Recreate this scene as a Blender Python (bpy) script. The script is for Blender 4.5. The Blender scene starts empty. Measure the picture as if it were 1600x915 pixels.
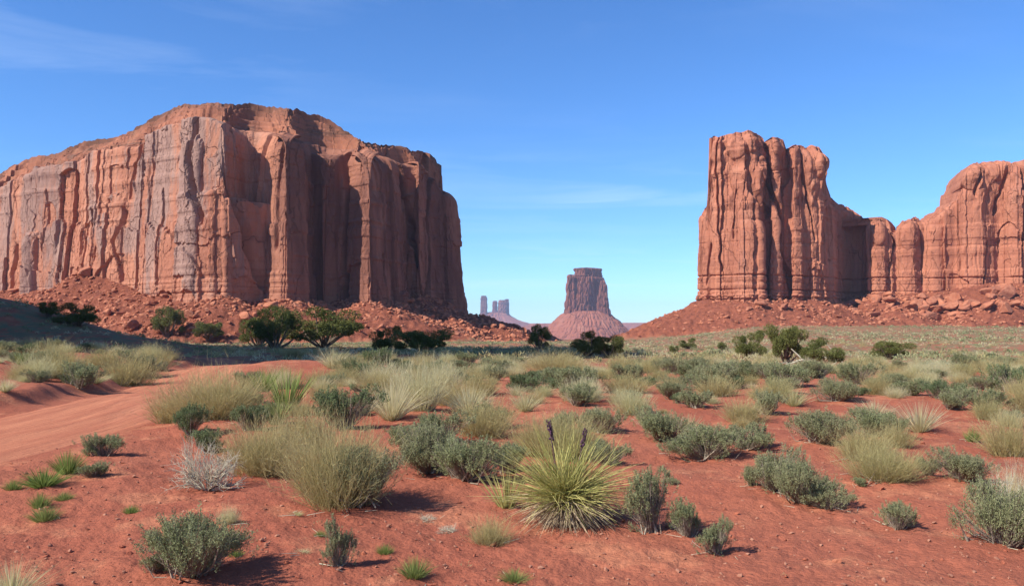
import bpy, math, random
import numpy as np
from mathutils import Vector, Matrix, Euler

SC = bpy.context.scene
COL = SC.collection
R = math.radians
# ------------------------------------------------------------------ camera, sky, sun, exposure
FPX = 1300.0            # focal length in pixels of the 1600 px wide photograph
HY = 508.0              # row of the horizon
CAMZ = 1.7
cam_d = bpy.data.cameras.new('camera')
cam = bpy.data.objects.new('camera', cam_d)
COL.objects.link(cam)
cam.location = (0, 0, CAMZ)
cam.rotation_euler = (R(90), 0, 0)
cam_d.sensor_width = 36.0
cam_d.lens = 36.0 * FPX / 1600.0
cam_d.shift_y = (HY - 457.5) / 1600.0
cam_d.clip_start = 0.05
cam_d.clip_end = 60000
SC.camera = cam

SUN_AZ = R(31)          # how far the sun stands behind the camera's left side
SUN_EL = R(40)
SUN_DIR = Vector((-math.cos(SUN_AZ) * math.cos(SUN_EL), -math.sin(SUN_AZ) * math.cos(SUN_EL), math.sin(SUN_EL)))
sun_d = bpy.data.lights.new('sun', 'SUN')
sun_d.energy = 5.0
sun_d.angle = R(0.53)
sun_d.color = (1.0, 0.955, 0.88)
sun = bpy.data.objects.new('sun', sun_d)
COL.objects.link(sun)
sun.location = (-60, -30, 80)
sun.rotation_euler = SUN_DIR.to_track_quat('Z', 'Y').to_euler()

world = bpy.data.worlds.new('World')
SC.world = world
world.use_nodes = True
nt = world.node_tree
for n in list(nt.nodes):
    nt.nodes.remove(n)
def wn(t, **kw):
    n = nt.nodes.new(t)
    for k, v in kw.items():
        setattr(n, k, v)
    return n
wo = wn('ShaderNodeOutputWorld')
bg = wn('ShaderNodeBackground')
bg.inputs['Strength'].default_value = 0.084
sky = wn('ShaderNodeTexSky')
sky.sky_type = 'NISHITA'
sky.sun_disc = False
sky.sun_elevation = SUN_EL
sky.sun_rotation = math.atan2(SUN_DIR.x, SUN_DIR.y)
sky.altitude = 1700
sky.air_density = 1.0
sky.dust_density = 0.25
sky.ozone_density = 2.0
hs = wn('ShaderNodeHueSaturation')
hs.inputs['Saturation'].default_value = 1.12
hs.inputs['Value'].default_value = 1.0
tint = wn('ShaderNodeMix', data_type='RGBA', blend_type='MULTIPLY')
tint.inputs[0].default_value = 1.0
tint.inputs[7].default_value = (0.82, 1.20, 1.62, 1)
# thin cirrus, in the sky's own directions
tc = wn('ShaderNodeTexCoord')
sep = wn('ShaderNodeSeparateXYZ')
nt.links.new(tc.outputs['Generated'], sep.inputs[0])
zc = wn('ShaderNodeMath', operation='ADD'); zc.inputs[1].default_value = 0.10
nt.links.new(sep.outputs['Z'], zc.inputs[0])
dx = wn('ShaderNodeMath', operation='DIVIDE'); dy = wn('ShaderNodeMath', operation='DIVIDE')
nt.links.new(sep.outputs['X'], dx.inputs[0]); nt.links.new(zc.outputs[0], dx.inputs[1])
nt.links.new(sep.outputs['Y'], dy.inputs[0]); nt.links.new(zc.outputs[0], dy.inputs[1])
cmb = wn('ShaderNodeCombineXYZ')
nt.links.new(dx.outputs[0], cmb.inputs[0]); nt.links.new(dy.outputs[0], cmb.inputs[1])
mp = wn('ShaderNodeMapping')
mp.inputs['Rotation'].default_value = (0, 0, R(14))
mp.inputs['Location'].default_value = (1.7, 0.6, 0)
mp.inputs['Scale'].default_value = (0.55, 1.5, 1)
nt.links.new(cmb.outputs[0], mp.inputs[0])
n1 = wn('ShaderNodeTexNoise'); n1.inputs['Scale'].default_value = 1.3; n1.inputs['Detail'].default_value = 9
n1.inputs['Roughness'].default_value = 0.62; n1.inputs['Distortion'].default_value = 0.7
nt.links.new(mp.outputs[0], n1.inputs['Vector'])
n2 = wn('ShaderNodeTexNoise'); n2.inputs['Scale'].default_value = 0.45; n2.inputs['Detail'].default_value = 3
nt.links.new(mp.outputs[0], n2.inputs['Vector'])
r1 = wn('ShaderNodeMapRange'); r1.inputs[1].default_value = 0.47; r1.inputs[2].default_value = 0.80
r2 = wn('ShaderNodeMapRange'); r2.inputs[1].default_value = 0.42; r2.inputs[2].default_value = 0.66
nt.links.new(n1.outputs['Fac'], r1.inputs[0]); nt.links.new(n2.outputs['Fac'], r2.inputs[0])
cm = wn('ShaderNodeMath', operation='MULTIPLY')
nt.links.new(r1.outputs[0], cm.inputs[0]); nt.links.new(r2.outputs[0], cm.inputs[1])
cf = wn('ShaderNodeMath', operation='MULTIPLY'); cf.inputs[1].default_value = 0.42
nt.links.new(cm.outputs[0], cf.inputs[0])
cmix = wn('ShaderNodeMix', data_type='RGBA')
cmix.inputs[7].default_value = (8.0, 9.3, 11.0, 1)
nt.links.new(sky.outputs[0], hs.inputs['Color'])
nt.links.new(hs.outputs[0], tint.inputs[6])
nt.links.new(tint.outputs[2], cmix.inputs[6])
nt.links.new(cf.outputs[0], cmix.inputs[0])
nt.links.new(cmix.outputs[2], bg.inputs['Color'])
nt.links.new(bg.outputs[0], wo.inputs['Surface'])

SC.view_settings.view_transform = 'Standard'
SC.view_settings.look = 'None'
SC.view_settings.gamma = 1
SC.view_settings.exposure = 0.6
SC.view_settings.use_curve_mapping = False
SC.render.engine = 'CYCLES'
SC.cycles.use_denoising = True
SC.cycles.max_bounces = 5
SC.cycles.diffuse_bounces = 3
SC.cycles.glossy_bounces = 1
SC.cycles.transmission_bounces = 3
SC.cycles.transparent_max_bounces = 4
SC.cycles.volume_bounces = 0
SC.cycles.caustics_reflective = False
SC.cycles.caustics_refractive = False

rng = np.random.default_rng(7)

# ------------------------------------------------------------------ noise
def h2(ix, iy, s=0):
    ix = np.asarray(ix).astype(np.int64); iy = np.asarray(iy).astype(np.int64)
    h = (ix * 374761393 + iy * 668265263 + s * 1442695041) & 0xFFFFFFFF
    h = ((h ^ (h >> 13)) * 1274126177) & 0xFFFFFFFF
    h = ((h ^ (h >> 16)) * 2246822519) & 0xFFFFFFFF
    return ((h ^ (h >> 15)) & 0xFFFFFF) / float(0xFFFFFF)
def vn(x, y, s=0):
    x, y = np.broadcast_arrays(np.asarray(x, float), np.asarray(y, float))
    ix = np.floor(x); iy = np.floor(y); fx = x - ix; fy = y - iy
    fx = fx * fx * fx * (fx * (fx * 6 - 15) + 10); fy = fy * fy * fy * (fy * (fy * 6 - 15) + 10)
    a = h2(ix, iy, s); b = h2(ix + 1, iy, s); c = h2(ix, iy + 1, s); d = h2(ix + 1, iy + 1, s)
    return ((a + (b - a) * fx) * (1 - fy) + (c + (d - c) * fx) * fy) * 2 - 1
def fbm(x, y, o=4, s=0, g=0.5):
    r = 0; a = 1.0; t = 0
    for k in range(o):
        r = r + a * vn(np.asarray(x) * 2 ** k + 17.3 * k, np.asarray(y) * 2 ** k - 9.1 * k, s + k); t += a; a *= g
    return r / t
def vor(x, y, s=0):
    x, y = np.broadcast_arrays(np.asarray(x, float), np.asarray(y, float))
    ix = np.floor(x); iy = np.floor(y)
    f1 = np.full(x.shape, 9.0); f2 = np.full(x.shape, 9.0); c = np.zeros(x.shape)
    gx = np.zeros(x.shape)
    for a in (-1, 0, 1):
        for b in (-1, 0, 1):
            cx = ix + a + 0.1 + 0.8 * h2(ix + a, iy + b, s); cy = iy + b + 0.1 + 0.8 * h2(ix + a, iy + b, s + 11)
            d = np.hypot(cx - x, cy - y)
            m = d < f1
            f2 = np.where(m, f1, np.minimum(f2, d))
            c = np.where(m, h2(ix + a, iy + b, s + 23), c); gx = np.where(m, x - cx, gx)
            f1 = np.where(m, d, f1)
    return f1, f2, c, gx
def sst(a, b, x):
    t = np.clip((np.asarray(x, float) - a) / (b - a), 0, 1)
    return t * t * (3 - 2 * t)

# ------------------------------------------------------------------ helpers
def mk_mesh(name, V, F, mats, smooth=False, matidx=None, attrs=None):
    V = np.asarray(V, np.float32); F = np.asarray(F, np.int32)
    me = bpy.data.meshes.new(name)
    me.vertices.add(len(V)); me.vertices.foreach_set('co', V.ravel())
    k = F.shape[1]
    me.loops.add(F.size); me.loops.foreach_set('vertex_index', F.ravel())
    me.polygons.add(len(F))
    me.polygons.foreach_set('loop_start', np.arange(0, F.size, k, dtype=np.int32))
    me.polygons.foreach_set('loop_total', np.full(len(F), k, np.int32))
    me.polygons.foreach_set('use_smooth', np.full(len(F), smooth, bool))
    for m in (mats if isinstance(mats, (list, tuple)) else [mats]):
        me.materials.append(m)
    if matidx is not None:
        me.polygons.foreach_set('material_index', np.asarray(matidx, np.int32))
    if attrs:
        for an, av in attrs.items():
            a = me.attributes.new(an, 'FLOAT', 'POINT')
            a.data.foreach_set('value', np.asarray(av, np.float32).ravel())
    me.update(calc_edges=True)
    me.validate()
    return me
def link(name, me, parent=None, loc=None):
    o = bpy.data.objects.new(name, me); COL.objects.link(o)
    if parent is not None: o.parent = parent
    if loc is not None: o.location = loc
    return o
def tag(o, label=None, cat=None, group=None, kind=None):
    if label: o['label'] = label
    if cat: o['category'] = cat
    if group: o['group'] = group
    if kind: o['kind'] = kind
    return o
def thing(name, loc, label, cat, group=None, rz=0.0):
    o = bpy.data.objects.new(name, None); COL.objects.link(o)
    o.empty_display_size = 0.2
    o.location = loc; o.rotation_euler = (0, 0, rz)
    return tag(o, label, cat, group)
def copy_tree(o, parent=None):
    c = o.copy(); COL.objects.link(c)
    if parent is not None: c.parent = parent
    for ch in o.children:
        copy_tree(ch, c)
    return c
def grid_faces(nr, nc, wrap=False):
    i = np.arange(nr - 1)[:, None]; j = np.arange(nc if wrap else nc - 1)[None, :]
    j2 = (j + 1) % nc
    a = i * nc + j; b = i * nc + j2; c = (i + 1) * nc + j2; d = (i + 1) * nc + j
    return np.stack([a, b, c, d], -1).reshape(-1, 4)

# ------------------------------------------------------------------ materials
class NT:
    def __init__(s, name):
        s.m = bpy.data.materials.new(name); s.m.use_nodes = True
        s.t = s.m.node_tree
        for n in list(s.t.nodes): s.t.nodes.remove(n)
        s.out = s.n('ShaderNodeOutputMaterial')
    def n(s, t, **kw):
        n = s.t.nodes.new(t)
        for k, v in kw.items():
            if isinstance(k, str) and hasattr(n, k): setattr(n, k, v)
        return n
    def l(s, a, b): s.t.links.new(a, b)
    def noise(s, vec, scale, detail=4, rough=0.55, dist=0.0, out='Fac'):
        n = s.n('ShaderNodeTexNoise'); n.inputs['Scale'].default_value = scale; n.inputs['Detail'].default_value = detail
        n.inputs['Roughness'].default_value = rough; n.inputs['Distortion'].default_value = dist
        s.l(vec, n.inputs['Vector']); return n.outputs[out]
    def mapv(s, vec, sc, loc=(0, 0, 0), rot=(0, 0, 0)):
        n = s.n('ShaderNodeMapping'); n.inputs['Scale'].default_value = sc; n.inputs['Location'].default_value = loc
        n.inputs['Rotation'].default_value = rot
        s.l(vec, n.inputs['Vector']); return n.outputs[0]
    def rng(s, v, a, b, c=0.0, d=1.0, smooth=True):
        n = s.n('ShaderNodeMapRange', interpolation_type='SMOOTHSTEP' if smooth else 'LINEAR')
        for i, x in enumerate((a, b, c, d)): n.inputs[i + 1].default_value = x
        s.l(v, n.inputs[0]); return n.outputs[0]
    def math(s, op, a, b=None):
        n = s.n('ShaderNodeMath', operation=op)
        for i, x in enumerate((a, b)):
            if x is None: continue
            if isinstance(x, (int, float)): n.inputs[i].default_value = x
            else: s.l(x, n.inputs[i])
        return n.outputs[0]
    def mix(s, f, a, b, blend='MIX'):
        n = s.n('ShaderNodeMix', data_type='RGBA', blend_type=blend)
        if isinstance(f, (int, float)): n.inputs[0].default_value = f
        else: s.l(f, n.inputs[0])
        for i, x in ((6, a), (7, b)):
            if isinstance(x, tuple): n.inputs[i].default_value = (*x, 1)
            else: s.l(x, n.inputs[i])
        return n.outputs[2]
    def bump(s, h, strength, dist, normal=None):
        n = s.n('ShaderNodeBump'); n.inputs['Strength'].default_value = strength; n.inputs['Distance'].default_value = dist
        s.l(h, n.inputs['Height'])
        if normal is not None: s.l(normal, n.inputs['Normal'])
        return n.outputs[0]
    def diffuse(s, col, rough=0.9, normal=None, spec=0.2):
        b = s.n('ShaderNodeBsdfPrincipled')
        if isinstance(col, tuple): b.inputs['Base Color'].default_value = (*col, 1)
        else: s.l(col, b.inputs['Base Color'])
        b.inputs['Roughness'].default_value = rough
        b.inputs['Specular IOR Level'].default_value = spec
        if normal is not None: s.l(normal, b.inputs['Normal'])
        s.l(b.outputs[0], s.out.inputs['Surface']); return b

def rock_mat(name, ca, cb, cvar, cdark, varn=(0.52, 0.66), strata=0.5, vstr=1.0, scale=1.0, pale=(0.42, 0.24, 0.16), stain_shade_c=(0.165, 0.066, 0.045)):
    t = NT(name)
    g = t.n('ShaderNodeNewGeometry').outputs['Position']
    col = t.mix(t.rng(t.noise(t.mapv(g, (0.05 * scale, 0.05 * scale, 0.012 * scale)), 1.0, 6, 0.6), 0.36, 0.64), ca, cb)
    # faint level beds
    st = t.noise(t.mapv(g, (0.006 * scale, 0.006 * scale, 0.38 * scale)), 1.0, 5, 0.7)
    col = t.mix(t.math('MULTIPLY', t.rng(st, 0.52, 0.70), strata), col, cdark)
    # pale weathered skin
    pl = t.rng(t.noise(t.mapv(g, (0.11 * scale, 0.11 * scale, 0.03 * scale), (7, 3, 1)), 1.0, 5, 0.65), 0.52, 0.72)
    col = t.mix(t.math('MULTIPLY', pl, 0.55), col, pale)
    # desert varnish running down the wall
    at = t.n('ShaderNodeAttribute', attribute_name='varnish'); at.attribute_name = 'varnish'
    v1 = t.noise(t.mapv(g, (0.055 * scale, 0.055 * scale, 0.010 * scale), (31, 5, 0)), 1.0, 4, 0.55, 0.4)
    v2 = t.noise(t.mapv(g, (0.42 * scale, 0.42 * scale, 0.016 * scale), (3, 15, 0)), 1.0, 6, 0.65)
    vm = t.math('ADD', t.math('MULTIPLY', v1, 0.7), t.math('MULTIPLY', v2, 0.3))
    vm = t.math('ADD', vm, t.math('MULTIPLY', at.outputs['Fac'], 0.16))
    vf = t.math('MULTIPLY', t.rng(vm, varn[0], varn[1]), vstr)
    col = t.mix(vf, col, cvar)
    # narrow drip stains
    dr = t.rng(t.noise(t.mapv(g, (0.9 * scale, 0.9 * scale, 0.02 * scale), (9, 1, 4)), 1.0, 4, 0.6), 0.56, 0.74)
    col = t.mix(t.math('MULTIPLY', dr, 0.35), col, cdark)
    sa = t.n('ShaderNodeAttribute'); sa.attribute_name = 'stain'  # dark tone: caprock's own colour; on the mesa wall, varnish plus painted shade
    col = t.mix(t.math('MULTIPLY', sa.outputs['Fac'], t.rng(v1, 0.36, 0.60, 0.35, 0.9)), col, stain_shade_c)
    fine = t.noise(g, 1.3 * scale, 6, 0.7)
    col = t.mix(t.rng(fine, 0.3, 0.7, 0, 0.35), col, t.mix(0.5, col, cdark))
    wv = t.n('ShaderNodeVectorMath', operation='MULTIPLY_ADD')
    ns = t.n('ShaderNodeTexNoise'); ns.inputs['Scale'].default_value = 0.16 * scale; ns.inputs['Detail'].default_value = 4
    t.l(g, ns.inputs['Vector']); t.l(ns.outputs['Color'], wv.inputs[0]); wv.inputs[1].default_value = (5 / scale, 5 / scale, 16 / scale); t.l(g, wv.inputs[2])
    crk = []
    for sc_, ww in (((0.07, 0.07, 0.016), 0.010), ((0.26, 0.26, 0.08), 0.016)):
        vv = t.n('ShaderNodeTexVoronoi', feature='DISTANCE_TO_EDGE'); vv.inputs['Scale'].default_value = 1.0
        t.l(t.mapv(wv.outputs[0], tuple(q * scale for q in sc_)), vv.inputs['Vector'])
        crk.append(t.rng(vv.outputs['Distance'], 0.0, ww, 1.0, 0.0))
    ck = t.math('MAXIMUM', crk[0], t.math('MULTIPLY', crk[1], t.rng(v1, .48, .62, 0, .7)))
    col = t.mix(t.math('MULTIPLY', ck, 0.55), col, cdark)
    b0 = t.bump(t.math('SUBTRACT', 1.0, ck), 0.8, 0.9 / scale)
    b1 = t.bump(t.noise(t.mapv(g, (0.5 * scale, 0.5 * scale, 0.14 * scale)), 1.0, 8, 0.7), 0.38, 1.0 / scale, b0)
    b2 = t.bump(t.noise(t.mapv(g, (0.25 * scale, 0.25 * scale, 1.5 * scale)), 1.0, 5, 0.7), 0.22, 0.5 / scale, b1)
    t.diffuse(col, 0.92, b2, 0.12)
    return t.m

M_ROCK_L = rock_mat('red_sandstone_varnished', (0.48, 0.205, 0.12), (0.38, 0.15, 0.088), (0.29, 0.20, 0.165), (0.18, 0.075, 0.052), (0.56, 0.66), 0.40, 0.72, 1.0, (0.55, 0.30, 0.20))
M_ROCK_R = rock_mat('red_sandstone', (0.46, 0.18, 0.103), (0.37, 0.138, 0.08), (0.23, 0.125, 0.10), (0.19, 0.065, 0.04), (0.60, 0.72), 0.45, 0.7, 1.0, (0.48, 0.225, 0.14))
M_CAP = rock_mat('thin_bedded_caprock', (0.38, 0.145, 0.08), (0.28, 0.105, 0.06), (0.16, 0.10, 0.07), (0.12, 0.06, 0.04), (0.56, 0.70), 0.9, 0.8, 1.0, (0.38, 0.18, 0.10), (0.13, 0.065, 0.042))
M_FAR = rock_mat('distant_sandstone', (0.25, 0.09, 0.055), (0.17, 0.06, 0.042), (0.16, 0.10, 0.09), (0.12, 0.05, 0.04), (0.56, 0.70), 0.2, 0.7, 0.16, (0.34, 0.16, 0.11))
M_TALUS_FAR = rock_mat('distant_talus', (0.32, 0.115, 0.07), (0.26, 0.09, 0.055), (0.26, 0.10, 0.07), (0.17, 0.08, 0.055), (0.6, 0.75), 0.5, 0.5, 0.12, (0.38, 0.18, 0.12))

def ground_mat():
    t = NT('red_desert_sand')
    g = t.n('ShaderNodeNewGeometry').outputs['Position']
    big = t.noise(g, 0.11, 5, 0.6); mid = t.noise(g, 0.9, 5, 0.6); fine = t.noise(g, 9.0, 6, 0.7); grit = t.noise(g, 60.0, 4, 0.7)
    col = t.mix(t.rng(big, 0.42, 0.58), (0.330, 0.098, 0.056), (0.380, 0.124, 0.070))
    col = t.mix(t.rng(mid, 0.53, 0.62, 0, 0.75), col, (0.47, 0.18, 0.096))
    col = t.mix(t.rng(fine, 0.42, 0.66, 0, 0.5), col, (0.22, 0.07, 0.042))
    col = t.mix(t.rng(grit, 0.50, 0.72, 0, 0.6), col, (0.20, 0.075, 0.05))
    # far flats: dry straw and grey-green growth too small to tell apart
    at = t.n('ShaderNodeAttribute'); at.attribute_name = 'veg'
    vegc = t.mix(t.rng(t.noise(g, 0.6, 5, 0.7), 0.40, 0.62), (0.22, 0.15, 0.075), (0.15, 0.14, 0.075))
    vf = t.math('MULTIPLY', at.outputs['Fac'], t.rng(t.noise(g, 0.35, 6, 0.75), 0.40, 0.56))
    col = t.mix(vf, col, vegc)
    ta = t.n('ShaderNodeAttribute'); ta.attribute_name = 'talus'
    tal = t.mix(t.rng(t.noise(g, 0.30, 7, 0.7), 0.36, 0.66), (0.31, 0.10, 0.055), (0.19, 0.06, 0.036))
    col = t.mix(ta.outputs['Fac'], col, tal)
    h = t.math('ADD', t.math('MULTIPLY', fine, 0.6), t.math('MULTIPLY', grit, 0.18))
    n1 = t.bump(h, 0.75, 0.07)
    vr = t.n('ShaderNodeTexVoronoi'); vr.inputs['Scale'].default_value = 28; t.l(g, vr.inputs['Vector'])
    n2 = t.bump(t.math('SUBTRACT', 1.0, vr.outputs['Distance']), 0.35, 0.018, n1)
    n3 = t.bump(t.math('MULTIPLY', t.noise(g, 0.45, 8, 0.75), ta.outputs['Fac']), 0.9, 2.0, n2)
    t.diffuse(col, 0.95, n3, 0.1)
    return t.m
M_GROUND = ground_mat()
def road_mat():
    t = NT('graded_dirt_road')
    g = t.n('ShaderNodeNewGeometry').outputs['Position']
    tc = t.n('ShaderNodeTexCoord')
    uv = t.n('ShaderNodeAttribute'); uv.attribute_name = 'across'
    al = t.n('ShaderNodeAttribute'); al.attribute_name = 'along'
    c = t.n('ShaderNodeCombineXYZ'); t.l(uv.outputs['Fac'], c.inputs[0]); t.l(al.outputs['Fac'], c.inputs[1])
    streak = t.noise(t.mapv(c.outputs[0], (4.5, 0.22, 1)), 1.0, 6, 0.65)
    col = t.mix(t.rng(streak, 0.38, 0.64), (0.38, 0.13, 0.072), (0.48, 0.185, 0.10))
    fine = t.noise(g, 12.0, 6, 0.7)
    col = t.mix(t.rng(fine, 0.45, 0.72, 0, 0.45), col, (0.31, 0.11, 0.065))
    b = t.bump(streak, 0.8, 0.09); b = t.bump(fine, 0.45, 0.03, b)
    t.diffuse(col, 0.95, b, 0.1); return t.m
M_ROAD = road_mat()
def boulder_mat():
    t = NT('fallen_sandstone')
    oi = t.n('ShaderNodeObjectInfo'); tc = t.n('ShaderNodeTexCoord').outputs['Object']
    g = t.n('ShaderNodeNewGeometry').outputs['Position']
    col = t.mix(oi.outputs['Random'], (0.45, 0.16, 0.085), (0.29, 0.10, 0.06))
    col = t.mix(t.rng(t.noise(g, 0.5, 6, 0.65), 0.4, 0.65, 0, 0.6), col, (0.48, 0.21, 0.12))
    col = t.mix(t.rng(t.noise(g, 0.17, 3, 0.5), 0.55, 0.68, 0, 0.5), col, (0.20, 0.095, 0.07))
    b = t.bump(t.noise(g, 1.2, 8, 0.7), 0.8, 0.8)
    t.diffuse(col, 0.92, b, 0.12); return t.m
M_BOULDER = boulder_mat()
def leaf_mat(name, ca, cb, trans=0.25, jit=0.25, dead=None):
    t = NT(name)
    oi = t.n('ShaderNodeObjectInfo'); g = t.n('ShaderNodeNewGeometry').outputs['Position']
    tc = t.n('ShaderNodeTexCoord').outputs['Object']
    a = t.n('ShaderNodeAttribute'); a.attribute_name = 'shade'
    col = t.mix(a.outputs['Fac'], ca, cb)
    col = t.mix(t.math('MULTIPLY', oi.outputs['Random'], jit), col, dead or (0.24, 0.20, 0.10))
    d = t.n('ShaderNodeBsdfDiffuse'); tr = t.n('ShaderNodeBsdfTranslucent'); mx = t.n('ShaderNodeMixShader')
    t.l(col, d.inputs[0]); t.l(col, tr.inputs[0]); mx.inputs[0].default_value = trans
    t.l(d.outputs[0], mx.inputs[1]); t.l(tr.outputs[0], mx.inputs[2]); t.l(mx.outputs[0], t.out.inputs['Surface'])
    return t.m
M_SAGE = leaf_mat('sage_leaves', (0.12, 0.14, 0.062), (0.36, 0.375, 0.19), 0.25, 0.35, (0.30, 0.26, 0.15))
M_DSAGE = leaf_mat('dark_shrub_leaves', (0.06, 0.09, 0.04), (0.20, 0.25, 0.115), 0.22, 0.3, (0.24, 0.26, 0.12))
M_WISP = leaf_mat('wispy_stems', (0.27, 0.25, 0.10), (0.56, 0.48, 0.23), 0.4, 0.6, (0.50, 0.39, 0.19))
M_STRAW = leaf_mat('straw_grass', (0.50, 0.45, 0.25), (0.78, 0.70, 0.44), 0.5, 0.55, (0.44, 0.44, 0.18))
M_GREEN = leaf_mat('fresh_green_grass', (0.14, 0.20, 0.05), (0.28, 0.35, 0.10), 0.35, 0.45, (0.32, 0.30, 0.12))
M_YUCCA = leaf_mat('yucca_leaves', (0.25, 0.25, 0.07), (0.60, 0.54, 0.21), 0.3, 0.1)
M_YDEAD = leaf_mat('dead_yucca_leaves', (0.16, 0.11, 0.07), (0.60, 0.47, 0.30), 0.1, 0.1)
M_JUNI = leaf_mat('juniper_leaves', (0.060, 0.075, 0.024), (0.175, 0.185, 0.062), 0.15, 0.35, (0.17, 0.16, 0.05))
M_SILVER = leaf_mat('silver_dead_twigs', (0.40, 0.35, 0.24), (0.66, 0.60, 0.46), 0.1, 0.1)
def simple_mat(name, ca, cb, sc=20.0, rough=0.9):
    t = NT(name); g = t.n('ShaderNodeTexCoord').outputs['Object']
    n = t.noise(g, sc, 5, 0.65)
    t.diffuse(t.mix(t.rng(n, 0.35, 0.65), ca, cb), rough, t.bump(n, 0.6, 0.02), 0.15); return t.m
M_WOOD = simple_mat('weathered_shrub_wood', (0.20, 0.155, 0.11), (0.34, 0.28, 0.21))
M_BARK = simple_mat('juniper_bark', (0.13, 0.09, 0.06), (0.24, 0.18, 0.13), 6.0)
M_BUD = simple_mat('purple_flower_buds', (0.05, 0.025, 0.045), (0.13, 0.06, 0.10), 60.0)
M_PEB = simple_mat('small_stones', (0.26, 0.105, 0.065), (0.40, 0.19, 0.12), 3.0)

# ------------------------------------------------------------------ butte outlines (plan), from the photograph's sight lines
def P(px, Y): return ((px - 800.0) / FPX * Y, Y)
def ZY(y, Y): return CAMZ + (HY - y) / FPX * Y

# each row: px, depth, row of rim, row of crest, inset of crest, spacing, talus top row
LEFT = [
    (-560, 720, 330, 320, 20, 6, 455), (-300, 610, 300, 292, 20, 2.5, 452), (-90, 550, 292, 283, 22, 1.0, 452), (-8, 524, 289, 278, 22, .55, 452), (24, 516, 272, 258, 20, .5, 455),
    (40, 512, 262, 248, 20, .45, 452), (78, 503, 252, 243, 22, .45, 452), (100, 497, 246, 236, 24, .45, 440), (132, 488, 232, 219, 26, .45, 418), (165, 480, 228, 215, 26, .45, 432), (198, 471, 224, 211, 26, .45, 448),
    (212, 467, 212, 200, 28, .45, 455), (236, 461, 199, 186, 30, .45, 458), (256, 456, 192, 176, 30, .45, 462), (283, 448, 182, 164.5, 32, .45, 463), (305, 443, 180, 162, 34, .45, 463),
    (330, 440, 184, 162, 36, .45, 463), (352, 437, 192, 163, 36, .45, 462), (366, 446, 196, 163, 34, .45, 462), (384, 462, 198, 163, 30, .45, 464), (400, 464, 200, 164, 30, .45, 466),
    (420, 449, 202, 165, 32, .45, 468), (448, 440, 206, 169, 34, .45, 470), (470, 452, 211, 176, 32, .45, 470), (490, 478, 218, 180, 26, .45, 468), (515, 480, 224, 186, 24, .45, 465),
    (537, 477, 228, 203, 22, .45, 468), (558, 466, 232, 217, 22, .45, 472), (580, 461, 236, 224, 20, .45, 474), (610, 484, 240, 227, 16, .45, 473), (636, 506, 246, 231, 14, .45, 465),
    (646, 516, 250, 237, 12, .45, 462), (655, 512, 248, 236, 12, .45, 461), (672, 522, 252, 241, 10, .45, 462), (684, 534, 268, 256, 8, .45, 468), (694, 536, 292, 284, 6, .45, 478),
    (704, 535, 296, 289, 5, .45, 484), (722, 543, 296, 289, 5, .45, 488), (736, 556, 300, 294, 5, .8, 490), (700, 580, 300, 290, 12, 2, 485), (640, 640, 310, 300, 25, 5, 480), (500, 700, 320, 300, 30, 8, 480),
    (200, 740, 360, 340, 30, 8, 480), (-200, 800, 380, 360, 30, 8, 480), (-520, 820, 380, 370, 30, 8, 480)]
LEFT_SPINE = [P(-420, 740), P(-120, 640), P(60, 575), P(180, 540), P(300, 520), P(430, 530), P(540, 540), P(620, 560), P(690, 565)]
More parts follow.
